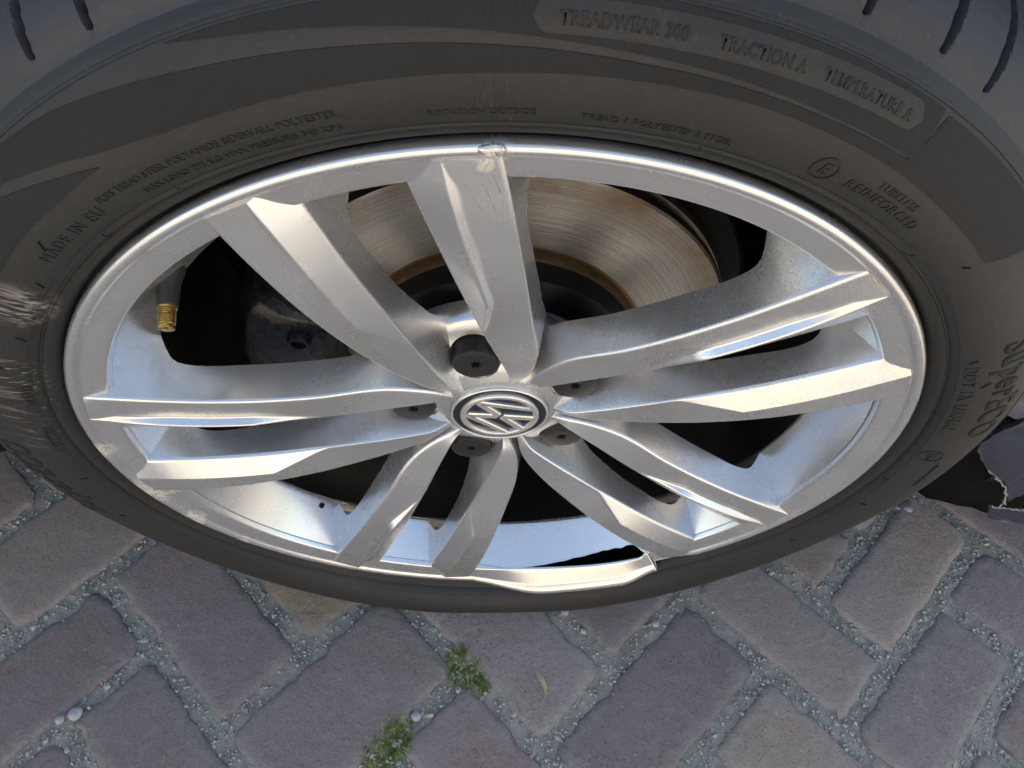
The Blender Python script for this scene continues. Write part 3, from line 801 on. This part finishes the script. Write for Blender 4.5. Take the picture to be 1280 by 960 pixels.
# ---- spokes
fR1t = smooth_interp([.030, .036, .052, .080, .120, .170, .2375, .245], [.0146, .0186, .0292, .0403, .0465, .0538, .0609, .0615])
fR1d = smooth_interp([.030, .036, .052, .080, .120, .170, .2375, .245], [.0345, .0330, .0290, .0235, .0124, .0040, .0008, .0016])
def q3(a, b, c, r): t = (r - .14) / .1; return a * t * t + b * t + c
def R2t(r): return q3(.0017, .0058, .03189, r)
def R2d(r): return q3(.01161, -.01455, .00253, r)
fR3t = smooth_interp([.030, .036, .045, .060, .100, .1137, .2245, .245], [.0125, .0150, .0180, .0191, .0194, .0195, .0220, .0226])
def fR3d(r):
    base = q3(.00526, -.01278, .01135, r)
    if r < .05: base = base + (.0335 - q3(.00526, -.01278, .01135, .036)) * (1 - sstep(.034, .05, r))
    if r > .2245: base += (r - .2245) * .35
    return base
fWt = smooth_interp([.030, .045, .060, .070, .120, .160, .190, .200, .2075, .245], [.0146, .0262, .0350, .0408, .0510, .0556, .0596, .0626, .0680, .0715])
fWd = smooth_interp([.030, .045, .060, .070, .120, .160, .190, .200, .2075, .245], [.060, .060, .058, .054, .0365, .0285, .0250, .0285, .0398, .0405])
fGt = smooth_interp([.030, .060, .080, .090, .120, .160, .190, .200, .2075, .245], [.008, .009, .008, .0110, .0160, .0190, .0184, .0164, .0120, .0095])
fGd = smooth_interp([.030, .060, .080, .090, .120, .160, .190, .200, .2075, .245], [.062, .060, .056, .0480, .0378, .0300, .0256, .0290, .0398, .0405])
TA, TB = .1137, .1497
def section(r):
    R1 = (fR1t(r), fR1d(r)); R3 = (fR3t(r), fR3d(r))
    if r <= TA:
        e = .0011; dx = R1[0] - R3[0]; sl = (R1[1] - R3[1]) / max(dx, 1e-4)
        R2 = (R3[0] + min(e, dx * .12), R3[1] + sl * min(e, dx * .12)); Vv = (R3[0] + min(2 * e, dx * .24), R3[1] + sl * min(2 * e, dx * .24))
    else:
        vt = R2t(r) + .0030 * (1 - sstep(.222, .239, r)); h = .0048 * (1 - .45 * sstep(.19, .225, r)) * (1 - sstep(.222, .2395, r))
        vd = R2d(r) + h
        R2 = (R2t(r), R2d(r)); Vv = (vt, vd)
        if r < TB:
            k = (r - TA) / (TB - TA)
            A3 = (fR3t(TA), fR3d(TA)); B2 = (R2t(TB), R2d(TB)); BV = (R2t(TB) + .0030, R2d(TB) + .0048)
            R2 = (A3[0] + .0011 + (B2[0] - A3[0] - .0011) * k, A3[1] + (B2[1] - A3[1]) * k)
            Vv = (A3[0] + .0022 + (BV[0] - A3[0] - .0022) * k, A3[1] + (BV[1] - A3[1]) * k)
            # R2 near the taper start lies on the line R3-V
    return [(fWt(r), fWd(r)), R1, Vv, R2, R3, (fGt(r), fGd(r))]
def rounded(pts, r):
    """replace the ridge and valley corners of a section by small arcs"""
    out = []; n = len(pts); k_in = 1.
    W = [0, .0021, .0010, .0014, .0019, 0]
    for i, p in enumerate(pts):
        p = Vector(p); a = Vector(pts[i - 1]); b_ = Vector(pts[(i + 1) % n])
        if W[i] == 0: out.append(tuple(p)); continue
        w0 = min(W[i], .42 * (a - p).length); w1 = min(W[i], .42 * (b_ - p).length)
        A = p + (a - p).normalized() * w0; B = p + (b_ - p).normalized() * w1
        for q in range(5):
            t = q / 4; v = A * (1 - t) ** 2 + p * 2 * t * (1 - t) + B * t * t; out.append(tuple(v))
    return out
def spoke_mesh(s):
    rs = [.0335, .036, .039, .043, .047, .052, .058, .064, .070, .076, .082, .088, .094, .100, .106, .1125, .1137, .120, .126, .132, .138, .144, .1497, .156, .162, .168, .174, .180, .186, .191, .195, .199, .203, .207, .212, .217, .2245, .231, .2376]
    V = []; F = []; m_ = 0
    for r in rs:
        sec = rounded(section(r), r); m_ = len(sec)
        for (t, d) in sec:
            a = PH + s * math.asin(min(max(t / r, -.999), .999)); V.append(P(r, a, d))
    for i in range(len(rs) - 1):
        for k in range(m_):
            k2 = (k + 1) % m_; q = (i * m_ + k, (i + 1) * m_ + k, (i + 1) * m_ + k2, i * m_ + k2)
            F.append(q if s > 0 else q[::-1])
    F.append(tuple(range(m_))[::1 if s > 0 else -1]); F.append(tuple((len(rs) - 1) * m_ + k for k in range(m_))[::-1 if s > 0 else 1])
    me = mesh('spoke', V, F, M['silver']); bm = bmesh.new(); bm.from_mesh(me); bmesh.ops.recalc_face_normals(bm, faces=bm.faces); bm.to_mesh(me); bm.free()
    return me
for s in (-1, 1):
    base = part('spoke', spoke_mesh(s), rim); by_angle(base, 50); wn = base.modifiers.new('weighted', 'WEIGHTED_NORMAL'); wn.keep_sharp = True; wn.weight = 80
    for k in range(1, 5):
        c = base.copy(); sc.collection.objects.link(c); c.parent = rim; c.rotation_euler[1] = k * 2 * math.pi / 5
        if k == 1:
            c.data = base.data.copy(); c.data.materials[0] = M['silver_dusty']; c['label'] = 'spoke speckled with brown brake dust'
        if k == 4 and s == 1:
            c.data = base.data.copy(); c.data.materials[0] = M['silver_scuffed']; c['label'] = 'scuffed spoke just below the valve'

# the top spoke carries the gouges that run down from the chip
M['silver_gouged'] = silver('silver_wheel_paint_gouged', scuffs=[(pol(.2345, -1.0), .0042, 2.7)])
for o in rim.children:
    if o.name.startswith('spoke') and abs(o.rotation_euler[1]) < .01 and o.data is base.data:
        o.data = o.data.copy(); o.data.materials[0] = M['silver_gouged']; o['label'] = 'top spoke with gouges running down from the chipped edge'
for pts_ in ([(.2345, .0500), (.2270, .0496), (.2200, .0510), (.2110, .0515), (.2030, .0530)], [(.2260, .0440), (.2180, .0450), (.2110, .0468)], [(.2300, .0555), (.2200, .0560), (.2140, .0552)]):
    V = []; F = []
    for i_, (r_, t_) in enumerate(pts_):
        (t1, d1), (t2, d2) = section(r_)[1:3]; q = (t_ - t2) / (t1 - t2); dd = d2 + (d1 - d2) * q - .00025
        w_ = .00025 if 0 < i_ < len(pts_) - 1 else .0001
        for tt in (t_ - w_, t_ + w_): V.append(P(r_, PH + math.asin(tt / r_), dd))
    for i_ in range(len(pts_) - 1): F.append((2 * i_, 2 * i_ + 1, 2 * i_ + 3, 2 * i_ + 2))
    part('scratch', mesh('scratch', V, F, M['scratch']), rim)
# ---- hub centre and bolt floors
hubp = [(.0300, .040), (.0322, .0352), (.0328, .0340), (.0336, .0335), (.0350, .0335), (.0400, .0352), (.0440, .0375), (.0480, .0410), (.0540, .0480), (.0620, .0580), (.0660, .0640), (.0670, .0800), (.030, .085)]
V, F = revolve(hubp, 180); o = part('hub', mesh('hub', V, F, M['silver'], True), rim); by_angle(o, 50)
def fl_d(rr): return interp(rr, [.033, .036, .045, .060, .072, .0765, .0800, .0835, .0860], [.0332, .0338, .0362, .0418, .0458, .0466, .0478, .0510, .060])
def floor_mesh():
    V = []; F = []; n = 72; c = .056; rw = .0158
    K = 7
    for i in range(n):
        a = 2 * math.pi * i / n; ux, uy = math.sin(a), math.cos(a)
        # ray from the bolt centre to the outline (t = +-.023, r in .0345 .. .091)
        best = 9
        for q in np.linspace(.014, .06, 240):
            t = ux * q; u = c + uy * q; rr = math.hypot(t, u)
            if abs(t) > .0235 or rr > .0860 or u < .0345: best = q; break
        for k in range(K + 1):
            q = rw + (best - rw) * (k / K) ** 1.0; t = ux * q; u = c + uy * q; rr = math.hypot(t, u)
            V.append((PH, rr, t, u, fl_d(rr)))
        V.append((PH, 0, ux * (rw - .0006), c + uy * (rw - .0006), fl_d(c + uy * rw) + .0012))
        V.append((PH, 0, ux * (rw - .0006), c + uy * (rw - .0006), .062))
    def toP(e):
        _, _, t, u, d = e; r = math.hypot(t, u); return P(r, PH + math.atan2(t, u), d)
    Vx = [toP(e) for e in V]; m_ = K + 3
    order = [K + 2, K + 1] + list(range(K + 1))
    for i in range(n):
        j = (i + 1) % n
        for a_, b_ in zip(order[:-1], order[1:]): F.append((i * m_ + a_, i * m_ + b_, j * m_ + b_, j * m_ + a_))
    return mesh('bolt_floor', Vx, F, M['silver'], True)
fm = floor_mesh(); base = part('bolt_floor', fm, rim); by_angle(base, 40)
def bolt_mesh():
    c = .056; V = []; F = []; n = 40
    pr_ = [(.0026, .0460), (.0030, .0346), (.0033, .0343), (.0050, .0341), (.0080, .0342), (.0126, .0342), (.0136, .0345), (.0141, .0354), (.0143, .0380), (.0145, .0600)]
    for i in range(n):
        a = 2 * math.pi * i / n
        for k, (r, d) in enumerate(pr_):
            if k < 3: r = r * (1 + .28 * math.cos(8 * a))
            t = r * math.sin(a); u = c + r * math.cos(a); V.append(P(math.hypot(t, u), PH + math.atan2(t, u), d))
    m_ = len(pr_)
    for i in range(n):
        j = (i + 1) % n
        for k in range(m_ - 1): F.append((i * m_ + k, i * m_ + k + 1, j * m_ + k + 1, j * m_ + k))
    F.append(tuple(i * m_ for i in range(n)))
    return mesh('bolt_cap', V, F, M['cap_grey'])
bm_ = bolt_mesh(); bc = part('bolt_cap', bm_, rim); by_angle(bc, 40)
# small raised tab beside the cap socket
def ringpts(r0, r1, d0, n=9):
    V = []; F = []
    return V, F
for k in range(1, 5):
    for src in (base, bc):
        c = src.copy(); sc.collection.objects.link(c); c.parent = rim; c.rotation_euler[1] = k * 2 * math.pi / 5

# ---- centre cap with emblem
capp = [(.0, .0318), (.0210, .0318), (.0252, .0319), (.0296, .0321)]
cap = part('centre_cap', None)
V, F = revolve([(.0303, .0322), (.0304, .0314), (.0308, .0310), (.0313, .0311), (.0318, .0316), (.0320, .0326), (.0320, .036)], 128)
part('chrome_ring', mesh('chrome_ring', V, F, M['chrome'], True), cap)
V, F = revolve([(.0001, .0316), (.0200, .0317), (.0304, .0321)], 128); part('cap_disc', mesh('cap_disc', V, F, M['emblem_black'], True), cap)
V, F = revolve([(.0218, .0324), (.0219, .0303), (.0224, .0298), (.0238, .0297), (.0250, .0299), (.0256, .0304), (.0257, .0324)], 128)
part('emblem_ring', mesh('emblem_ring', V, F, M['chrome'], True), cap)
def stroke_poly(pts, wd):
    """mitred flat band along a polyline"""
    n = len(pts); Lf = []; Rt = []
    for i in range(n):
        if i == 0: d = Vector(pts[1]) - Vector(pts[0]); nn = Vector((-d.y, d.x)).normalized(); k = 1
        elif i == n - 1: d = Vector(pts[-1]) - Vector(pts[-2]); nn = Vector((-d.y, d.x)).normalized(); k = 1
        else:
            d1 = (Vector(pts[i]) - Vector(pts[i - 1])).normalized(); d2 = (Vector(pts[i + 1]) - Vector(pts[i])).normalized()
            n1 = Vector((-d1.y, d1.x)); n2 = Vector((-d2.y, d2.x)); nn = (n1 + n2).normalized(); k = min(1 / max(nn.dot(n1), .3), 2.2)
        Lf.append(Vector(pts[i]) + nn * wd * k / 2); Rt.append(Vector(pts[i]) - nn * wd * k / 2)
    return Lf, Rt
er = .0222; rotE = R(119)
def emb(x, y, d):   # emblem plane, y up in the emblem, turned clockwise with the wheel
    r = math.hypot(x, y) * er; a = math.atan2(x, y) + rotE; return P(r, a, d)
V = []; F = []
def add_stroke(pts, wd):
    Lf, Rt = stroke_poly(pts, wd); b0 = len(V); n = len(pts)
    for a, b_ in zip(Lf, Rt):
        c = (a + b_) / 2
        def lim(q, mx=1.02):
            return q if q.length < mx else q * (mx / q.length)
        a, b_ = lim(a), lim(b_)
        a2, b2 = a.lerp(b_, .14), a.lerp(b_, .86)
        V.append(emb(a.x, a.y, .0322)); V.append(emb(a.x, a.y, .0305)); V.append(emb(a2.x, a2.y, .0299)); V.append(emb(b2.x, b2.y, .0299)); V.append(emb(b_.x, b_.y, .0305)); V.append(emb(b_.x, b_.y, .0322))
    for i in range(n - 1):
        for k in range(5): q = b0 + i * 6 + k; F.append((q, q + 1, q + 7, q + 6))
add_stroke([(-.37, 1.00), (-.06, .18), (.06, .18), (.37, 1.00)], .235)
add_stroke([(-.80, .66), (-.40, -.78), (-.33, -.78), (-.06, -.13), (.06, -.13), (.33, -.78), (.40, -.78), (.80, .66)], .235)
me = mesh('emblem_letters', V, F, M['chrome']); bm = bmesh.new(); bm.from_mesh(me); bmesh.ops.recalc_face_normals(bm, faces=bm.faces); bm.to_mesh(me); bm.free()
part('emblem_letters', me, cap)

# ---- tyre valve
val = part('valve', None)
va = Vector(P(.2165, R(-47.1), .0300)); vb = Vector(P(.2084, R(-48.8), .0002))
def tube(A, B, radii, n=24):
    """lathe along A->B, radii = [(t, r)]"""
    ax = (B - A); Ln = ax.length; ax = ax.normalized(); s = ax.cross(Vector((0, 0, 1))).normalized(); t = ax.cross(s); V = []; F = []
    for (q, r) in radii:
        for i in range(n):
            a = 2 * math.pi * i / n; V.append(A + ax * Ln * q + (s * math.cos(a) + t * math.sin(a)) * r)
    for k in range(len(radii) - 1):
        for i in range(n): j = (i + 1) % n; F.append((k * n + i, k * n + j, (k + 1) * n + j, (k + 1) * n + i))
    F.append(tuple(range(n))[::-1]); F.append(tuple((len(radii) - 1) * n + i for i in range(n)))
    return V, F

V, F = tube(va, vb, [(0, .0075), (.12, .0072), (.2, .0060), (.58, .0050), (.62, .0052), (.645, .0049), (.65, .0040)]); o = part('valve_stem', mesh('valve_stem', V, F, M['valve_rubber']), val); by_angle(o, 40)
rad = [(.64, .0040), (.65, .0046), (.68, .0046), (.685, .0040)]
q = .69
while q < .93: rad += [(q, .0035), (q + .008, .0041), (q + .018, .0041), (q + .026, .0035)]; q += .030
rad += [(.965, .0039), (1.0, .0038), (1.0, .0028), (.97, .0026)]
V, F = tube(va, vb, rad); o = part('brass_thread', mesh('brass_thread', V, F, M['brass']), val); by_angle(o, 30)
V, F = tube(va, vb, [(.96, .0012), (.995, .0011), (.998, .0007)], 12); o = part('valve_pin', mesh('valve_pin', V, F, M['brass']), val)

# ================================================================ CAR
car = empty('car', (0, .95, 0)); tag(car, 'dark blue grey car with torn bumper liner, brake disc showing behind the wheel', 'car')
CO = (0, -.95, HUB)
def cpart(name, me, parent=None, label=None):
    o = obj(name, me, parent or car, CO if parent is None else (0, 0, 0))
    if label: o['label'] = label
    return o
# brake disc
V, F = revolve([(.0950, .0900), (.1520, .0900), (.1534, .0912), (.1534, .0975), (.1500, .0980), (.1500, .1040), (.1534, .1045), (.1534, .1120), (.0900, .1120)], 256)
disc = cpart('brake_disc', mesh('brake_disc', V, F, M['disc'])); by_angle(disc, 30)
V, F = revolve([(.0925, .0840), (.0935, .0850), (.0945, .0875), (.0952, .0899)], 160); cpart('rust_edge', mesh('rust_edge', V, F, M['rust'], True), disc)
V, F = revolve([(.0300, .0700), (.0870, .0700), (.0895, .0720), (.0905, .0800), (.0926, .0842)], 128); o = cpart('disc_hat', mesh('disc_hat', V, F, M['black']), disc); by_angle(o, 40)
V, F = revolve([(.060, .130), (.150, .124), (.168, .120), (.170, .116), (.171, .124), (.150, .134)], 96); o = cpart('dust_shield', mesh('dust_shield', V, F, M['dark_metal'])); by_angle(o, 40)
# caliper: curved cast body bridging the disc
def curved_block(a0, a1, prof_fn, n=28):
    V = []; F = []
    for i in range(n + 1):
        t = i / n; a = R(a0 + (a1 - a0) * t); pts = prof_fn(t)
        for r, d in pts: V.append(P(r, a, d))
    m_ = len(pts)
    for i in range(n):
        for k in range(m_): k2 = (k + 1) % m_; F.append((i * m_ + k, (i + 1) * m_ + k, (i + 1) * m_ + k2, i * m_ + k2))
    F.append(tuple(range(m_))[::-1]); F.append(tuple(n * m_ + k for k in range(m_)))
    return V, F
def calp(t):
    e = math.sqrt(max(1 - (2 * t - 1) ** 6, .0)); e2 = .65 + .35 * e
    ro = .160 + .012 * e; ri = .118 - .012 * e
    f = .060 + .012 * (1 - e2) * 2
    return [(ri, .086), (ri + .002, f + .010), (ri + .012, f + .002), (ro - .020, f), (ro - .007, f + .006), (ro, f + .018), (ro + .001, .130), (ro - .012, .136), (ro - .012, .118), (.1560, .116), (.1560, .087)]
V, F = curved_block(-106, -62, calp); cal = cpart('brake_caliper', mesh('brake_caliper', V, F, M['cast'])); bevel(cal, .0035, 3, 30)
for (r, a, rad) in [(.1480, -91, .0085), (.1320, -99, .0075), (.1320, -70, .0075)]:
    c = Vector(P(r, R(a), .070)); V, F = tube(c, c + Vector((0, -.0135, 0)), [(0, rad), (.8, rad), (1, rad * .85), (1.0, rad * .62), (.82, rad * .58)], 20)
    o = cpart('guide_pin', mesh('guide_pin', V, F, M['cast']), cal); by_angle(o, 35)
# strut, drive shaft and knuckle
V, F = tube(Vector((0, .10, 0)), Vector((0, .55, .02)), [(0, .045), (.1, .045), (.12, .03), (.25, .016), (1, .016)], 24); o = cpart('drive_shaft', mesh('drive_shaft', V, F, M['dark_metal'])); by_angle(o, 40)
V, F = tube(Vector((-.02, .16, .04)), Vector((-.05, .25, .50)), [(0, .030), (.35, .030), (.36, .026), (1, .026)], 24); o = cpart('strut', mesh('strut', V, F, M['black'])); by_angle(o, 40)
V, F = tube(Vector((.155, .150, .10)), Vector((.10, .16, .02)), [(0, .010), (.1, .014), (.5, .012), (1, .018)], 16); o = cpart('knuckle_arm', mesh('knuckle_arm', V, F, M['cast'])); by_angle(o, 40)
# wheel arch liner (behind and above the tyre)
V = []; F = []; n = 60
for i in range(n + 1):
    a = R(-96 + 224 * i / n)
    for r, y in [(.452, .096), (.458, .100), (.456, .14), (.450, .20), (.440, .29), (.20, .30), (.02, .30)]:
        q = P(r + (.004 * noise.noise(Vector((a * 3, y * 9, 1)))), a, y if y > .15 else y + .05 * sstep(R(78), R(112), a)); V.append((q[0], q[1], max(q[2], -.16 if q[0] < 0 else -.29)))
for i in range(n):
    for k in range(6): q = i * 7 + k; F.append((q, q + 1, q + 8, q + 7))
o = cpart('wheel_arch_liner', mesh('wheel_arch_liner', V, F, M['liner'], True)); sol = o.modifiers.new('thickness', 'SOLIDIFY'); sol.thickness = .003; sol.offset = 1

# car body shell: columns along x; wheels at x = 0 and x = -2.79
ZS = -HUB
def zlow(x):
    for cx in (0, -2.79):
        if abs(x - cx) < .455: return math.sqrt(max(.455 ** 2 - (x - cx) ** 2, 0))
    if x > .372: return .06
    if x > -.75: return -.155 + .12 * (x + .75) / .365
    return -.155
def top(x):                        # shoulder height, centre height
    K = [-3.88, -3.80, -3.3, -2.9, -2.2, -1.3, -.72, -.30, .2, .60, .80, .88]
    c = [.50, .62, .80, 1.00, 1.12, 1.14, 1.10, .86, .64, .60, .50, .33]
    s_ = [.45, .56, .66, .67, .67, .65, .64, .63, .58, .50, .40, .25]
    return interp(x, K, s_), interp(x, K, c)
xs = sorted(set([round(v, 4) for v in list(np.linspace(-3.88, .88, 70)) + [c + .455 * math.sin(R(a)) for c in (0, -2.79) for a in range(-90, 91, 9)] + [.4551, -.4551, -2.79 + .4551, -2.79 - .4551]]))
def colsec(x, side=1):
    zl = zlow(x); zs, zc = top(x); zl = min(zl, zs - .02)
    endk = max(0, (x - .45) / .43) ** 2 * .28 + max(0, (-3.4 - x) / .48) ** 2 * .22
    pts = []
    def ysurf(z): return .090 + .05 * max(0, (.0 - z) / .16) ** 2 * .6 + .030 * max(0, (z - .30) / .35) ** 2
    for k in range(9): z = zl + (zs - zl) * k / 8; pts.append((ysurf(z) + endk, z))
    g = max(zc - zs, 0.005)
    y0 = ysurf(zs) + endk
    if g > .12: pts += [(y0 + .03, zs + .012), (y0 + .16 * g / .45, zs + g * .78), (y0 + .23 * g / .45, zs + g * .93), (.50, zc), (.915, zc + .01)]
    else: pts += [(y0 + .03, zs + .012), (y0 + .10, zs + g * .5), (y0 + .20, zs + g * .8), (.50, zc), (.915, zc + .01)]
    return pts
V = []; F = []; mi = []
cols = [colsec(x) for x in xs]; m_ = len(cols[0]); tot = 2 * m_ - 1
for x, c in zip(xs, cols):
    full_ = c + [(1.83 - y, z) for y, z in c[-2::-1]]
    for y, z in full_: V.append((x, y, z))
for i in range(len(xs) - 1):
    for k in range(tot - 1):
        q = i * tot + k; F.append((q, q + tot, q + tot + 1, q + 1))
        zs_, zc_ = top(xs[i]); kk = min(k, tot - 2 - k)
        mi.append(1 if (kk == 9 and zc_ - zs_ > .3 and top(xs[i + 1])[1] - top(xs[i + 1])[0] > .3) or (kk >= 9 and (-.72 <= xs[i] < -.28 or -3.3 <= xs[i] < -2.6) and zc_ - zs_ > .1) else 0)
F.append(tuple(k for k in range(tot))); mi.append(0); F.append(tuple((len(xs) - 1) * tot + k for k in range(tot))[::-1]); mi.append(0)
me = mesh('body', V, F, M['car_paint']); me.materials.append(M['glass']); me.polygons.foreach_set('material_index', mi)
o = cpart('body', me); by_angle(o, 28); o['label'] = 'dark blue grey car body with side windows'
V = [(-3.5, .08, -.15), (-.45, .08, -.15), (.45, .30, -.10), (.8, .40, .0), (.8, 1.43, .0), (.45, 1.5, -.10), (-.45, 1.75, -.15), (-3.5, 1.75, -.15)]
o = cpart('underbody', mesh('underbody', V, [tuple(range(8))], M['black']))
# rear wheel and far wheels so that the car stands on something
for (x, y) in [(-2.79, .112), (-2.79, 1.72), (0, 1.72)]:
    V, F = revolve([(.05, -.07), (.20, -.09), (.235, -.105), (.25, -.112), (.29, -.118), (.315, -.10), (.325, -.07), (.325, .07), (.315, .10), (.25, .11), (.05, .1)], 64)
    V = [(a + x, b + y, c) for a, b, c in V]; o = cpart('road_wheel', mesh('road_wheel', V, F, M['rubber'])); by_angle(o, 35); o['label'] = 'plain wheel further along the car'

# torn liner and bumper remains hanging behind the tyre at the right
def crumple(name, outline, y0, mat, seed, amp=.012, thick=.0025, label=None, parent=None, tilt=None, n=14):
    """irregular sheet: outline is top/bottom curves [(x, ztop, zbot, y)]"""
    V = []; F = []; K = 10; rr = random.Random(seed)
    xs_ = np.linspace(outline[0][0], outline[-1][0], n)
    for x in xs_:
        zt = interp(x, [p[0] for p in outline], [p[1] for p in outline]); zb = interp(x, [p[0] for p in outline], [p[2] for p in outline]); yy = interp(x, [p[0] for p in outline], [p[3] for p in outline])
        for k in range(K + 1):
            z = zb + (zt - zb) * k / K; nn = noise.noise(Vector((x * 22 + seed, z * 22, 3)))
            jag = rr.uniform(-.003, .003) if k in (0, K) else 0
            V.append((x + jag, yy + amp * nn + (tilt or 0) * (z - zb), z + jag))
    for i in range(n - 1):
        for k in range(K): q = i * (K + 1) + k; F.append((q, q + 1, q + K + 2, q + K + 1))
    o = cpart(name, mesh(name, V, F, M[mat], True), parent, label); sol = o.modifiers.new('thickness', 'SOLIDIFY'); sol.thickness = thick
    return o
crumple('torn_liner', [(.300, -.255, -.322, .170), (.38, -.200, -.324, .155), (.42, -.170, -.324, .137), (.47, -.150, -.323, .112), (.53, -.12, -.323, .092), (.70, -.05, -.320, .08)], .12, 'liner', 3, .016, label='black crumpled liner sheet almost touching the bricks', n=30)
crumple('torn_liner', [(.30, -.02, -.21, .215), (.45, .03, -.25, .20), (.70, .05, -.26, .22)], .2, 'liner', 9, .03, label='black felt liner hanging behind the tyre', n=26)
def shard(name, outline, y0, mat, seed, label, thick=.003):
    rr = random.Random(seed); pts = []
    for a, b_ in zip(outline, outline[1:] + outline[:1]):
        n = max(1, int(math.hypot(a[0] - b_[0], a[1] - b_[1]) / .006))
        for q in range(n): t = q / n; pts.append((a[0] + (b_[0] - a[0]) * t + rr.gauss(0, .0007), y0 + rr.gauss(0, .0006), a[1] + (b_[1] - a[1]) * t + rr.gauss(0, .0007)))
    n = len(pts); V = pts + [(x, y + thick, z) for x, y, z in pts]
    F = [tuple(range(n))[::-1], tuple(range(n, 2 * n))] + [(k, (k + 1) % n, n + (k + 1) % n, n + k) for k in range(n)]
    return cpart(name, mesh(name, V, F, M[mat]), None, label)
bf = shard('bumper_fragment', [(.447, -.207), (.485, -.219), (.60, -.250), (.60, -.275), (.50, -.249), (.462, -.236)], .050, 'car_paint', 5, 'blue grey broken bumper edge with a ragged pale tear')
bf2 = shard('bumper_fragment', [(.351, -.064), (.350, -.040), (.362, -.022), (.40, -.010), (.48, 0), (.48, -.110), (.445, -.112), (.437, -.135), (.431, -.160), (.421, -.150), (.408, -.124), (.392, -.112), (.372, -.092)], .035, 'car_paint', 6, 'blue grey painted flap hanging beside the tyre')
# ragged pale torn edges
def rag(pts, rad, seed, parent):
    rr = random.Random(seed); V = []; F = []; n = 5; P_ = []
    for a, b_ in zip(pts[:-1], pts[1:]):
        for q in np.linspace(0, 1, 7, endpoint=False): P_.append(Vector(a).lerp(Vector(b_), q) + Vector([rr.gauss(0, .0005) for _ in range(3)]))
    P_.append(Vector(pts[-1]))
    for c in P_:
        r = rad * rr.uniform(.5, 1.4)
        for i in range(n): a = 2 * math.pi * i / n; V.append(c + Vector((math.cos(a) * r, math.sin(a) * r * .6, math.sin(a + .6) * r)))
    for k in range(len(P_) - 1):
        for i in range(n): j = (i + 1) % n; F.append((k * n + i, k * n + j, (k + 1) * n + j, (k + 1) * n + i))
    cpart('torn_edge', mesh('torn_edge', V, F, M['torn']), parent)
rag([(.447, .050, -.206), (.465, .050, -.2125), (.485, .051, -.2185), (.55, .052, -.236)], .0007, 1, bf)
rag([(.392, .034, -.112), (.408, .033, -.126), (.421, .033, -.150), (.430, .036, -.165), (.436, .04, -.182)], .0007, 3, bf2)
# crushed inner panel behind the flap
crumple('inner_panel', [(.445, -.13, -.20, .075), (.50, -.12, -.21, .078), (.60, -.10, -.22, .08)], .07, 'dark_metal', 12, .010, label='dark crushed sheet behind the blue grey flap', n=16)

# ================================================================ unseen sunlit facade added for warm reflections in the wheel
M['stucco'] = simple('cream_stucco', (.62, .52, .40), .9, nscale=6, namp=.10, bdist=.004)
M['roof_tile'] = simple('red_roof_tile', (.22, .09, .05), .8, nscale=8, namp=.3, bdist=.01)
M['white_paint'] = simple('white_paint', (.78, .77, .74), .5)
def box(x0, x1, y0, y1, z0, z1):
    V = [(x, y, z) for x in (x0, x1) for y in (y0, y1) for z in (z0, z1)]
    return V, [(0, 1, 3, 2), (4, 6, 7, 5), (0, 4, 5, 1), (2, 3, 7, 6), (0, 2, 6, 4), (1, 5, 7, 3)]
reflection_house = empty('reflection_house', (0, -15, 0)); tag(reflection_house, 'added unseen cream facade giving the wheel warm reflections', 'reflection_house')
V, F = box(-16, 16, -4, 4, -.03, 5.4); wall = obj('wall', mesh('wall', V, F, M['stucco']), reflection_house)
V = [(-16.4, 4.4, 5.38), (16.4, 4.4, 5.38), (16.4, 0, 8.2), (-16.4, 0, 8.2), (-16.4, -4.4, 5.38), (16.4, -4.4, 5.38)]
obj('roof', mesh('roof', V, [(0, 1, 2, 3), (3, 2, 5, 4), (0, 3, 4), (1, 5, 2)], M['roof_tile']), reflection_house)
for fx in range(-14, 15, 4):
    for fz in (1.0, 3.4):
        V, F = box(fx - .6, fx + .6, 3.98, 4.04, fz, fz + 1.3); wd = obj('window', mesh('window', V, F, M['white_paint']), reflection_house)
        V, F = box(fx - .52, fx + .52, 4.0, 4.045, fz + .08, fz + 1.22); obj('pane', mesh('pane', V, F, M['glass']), wd)
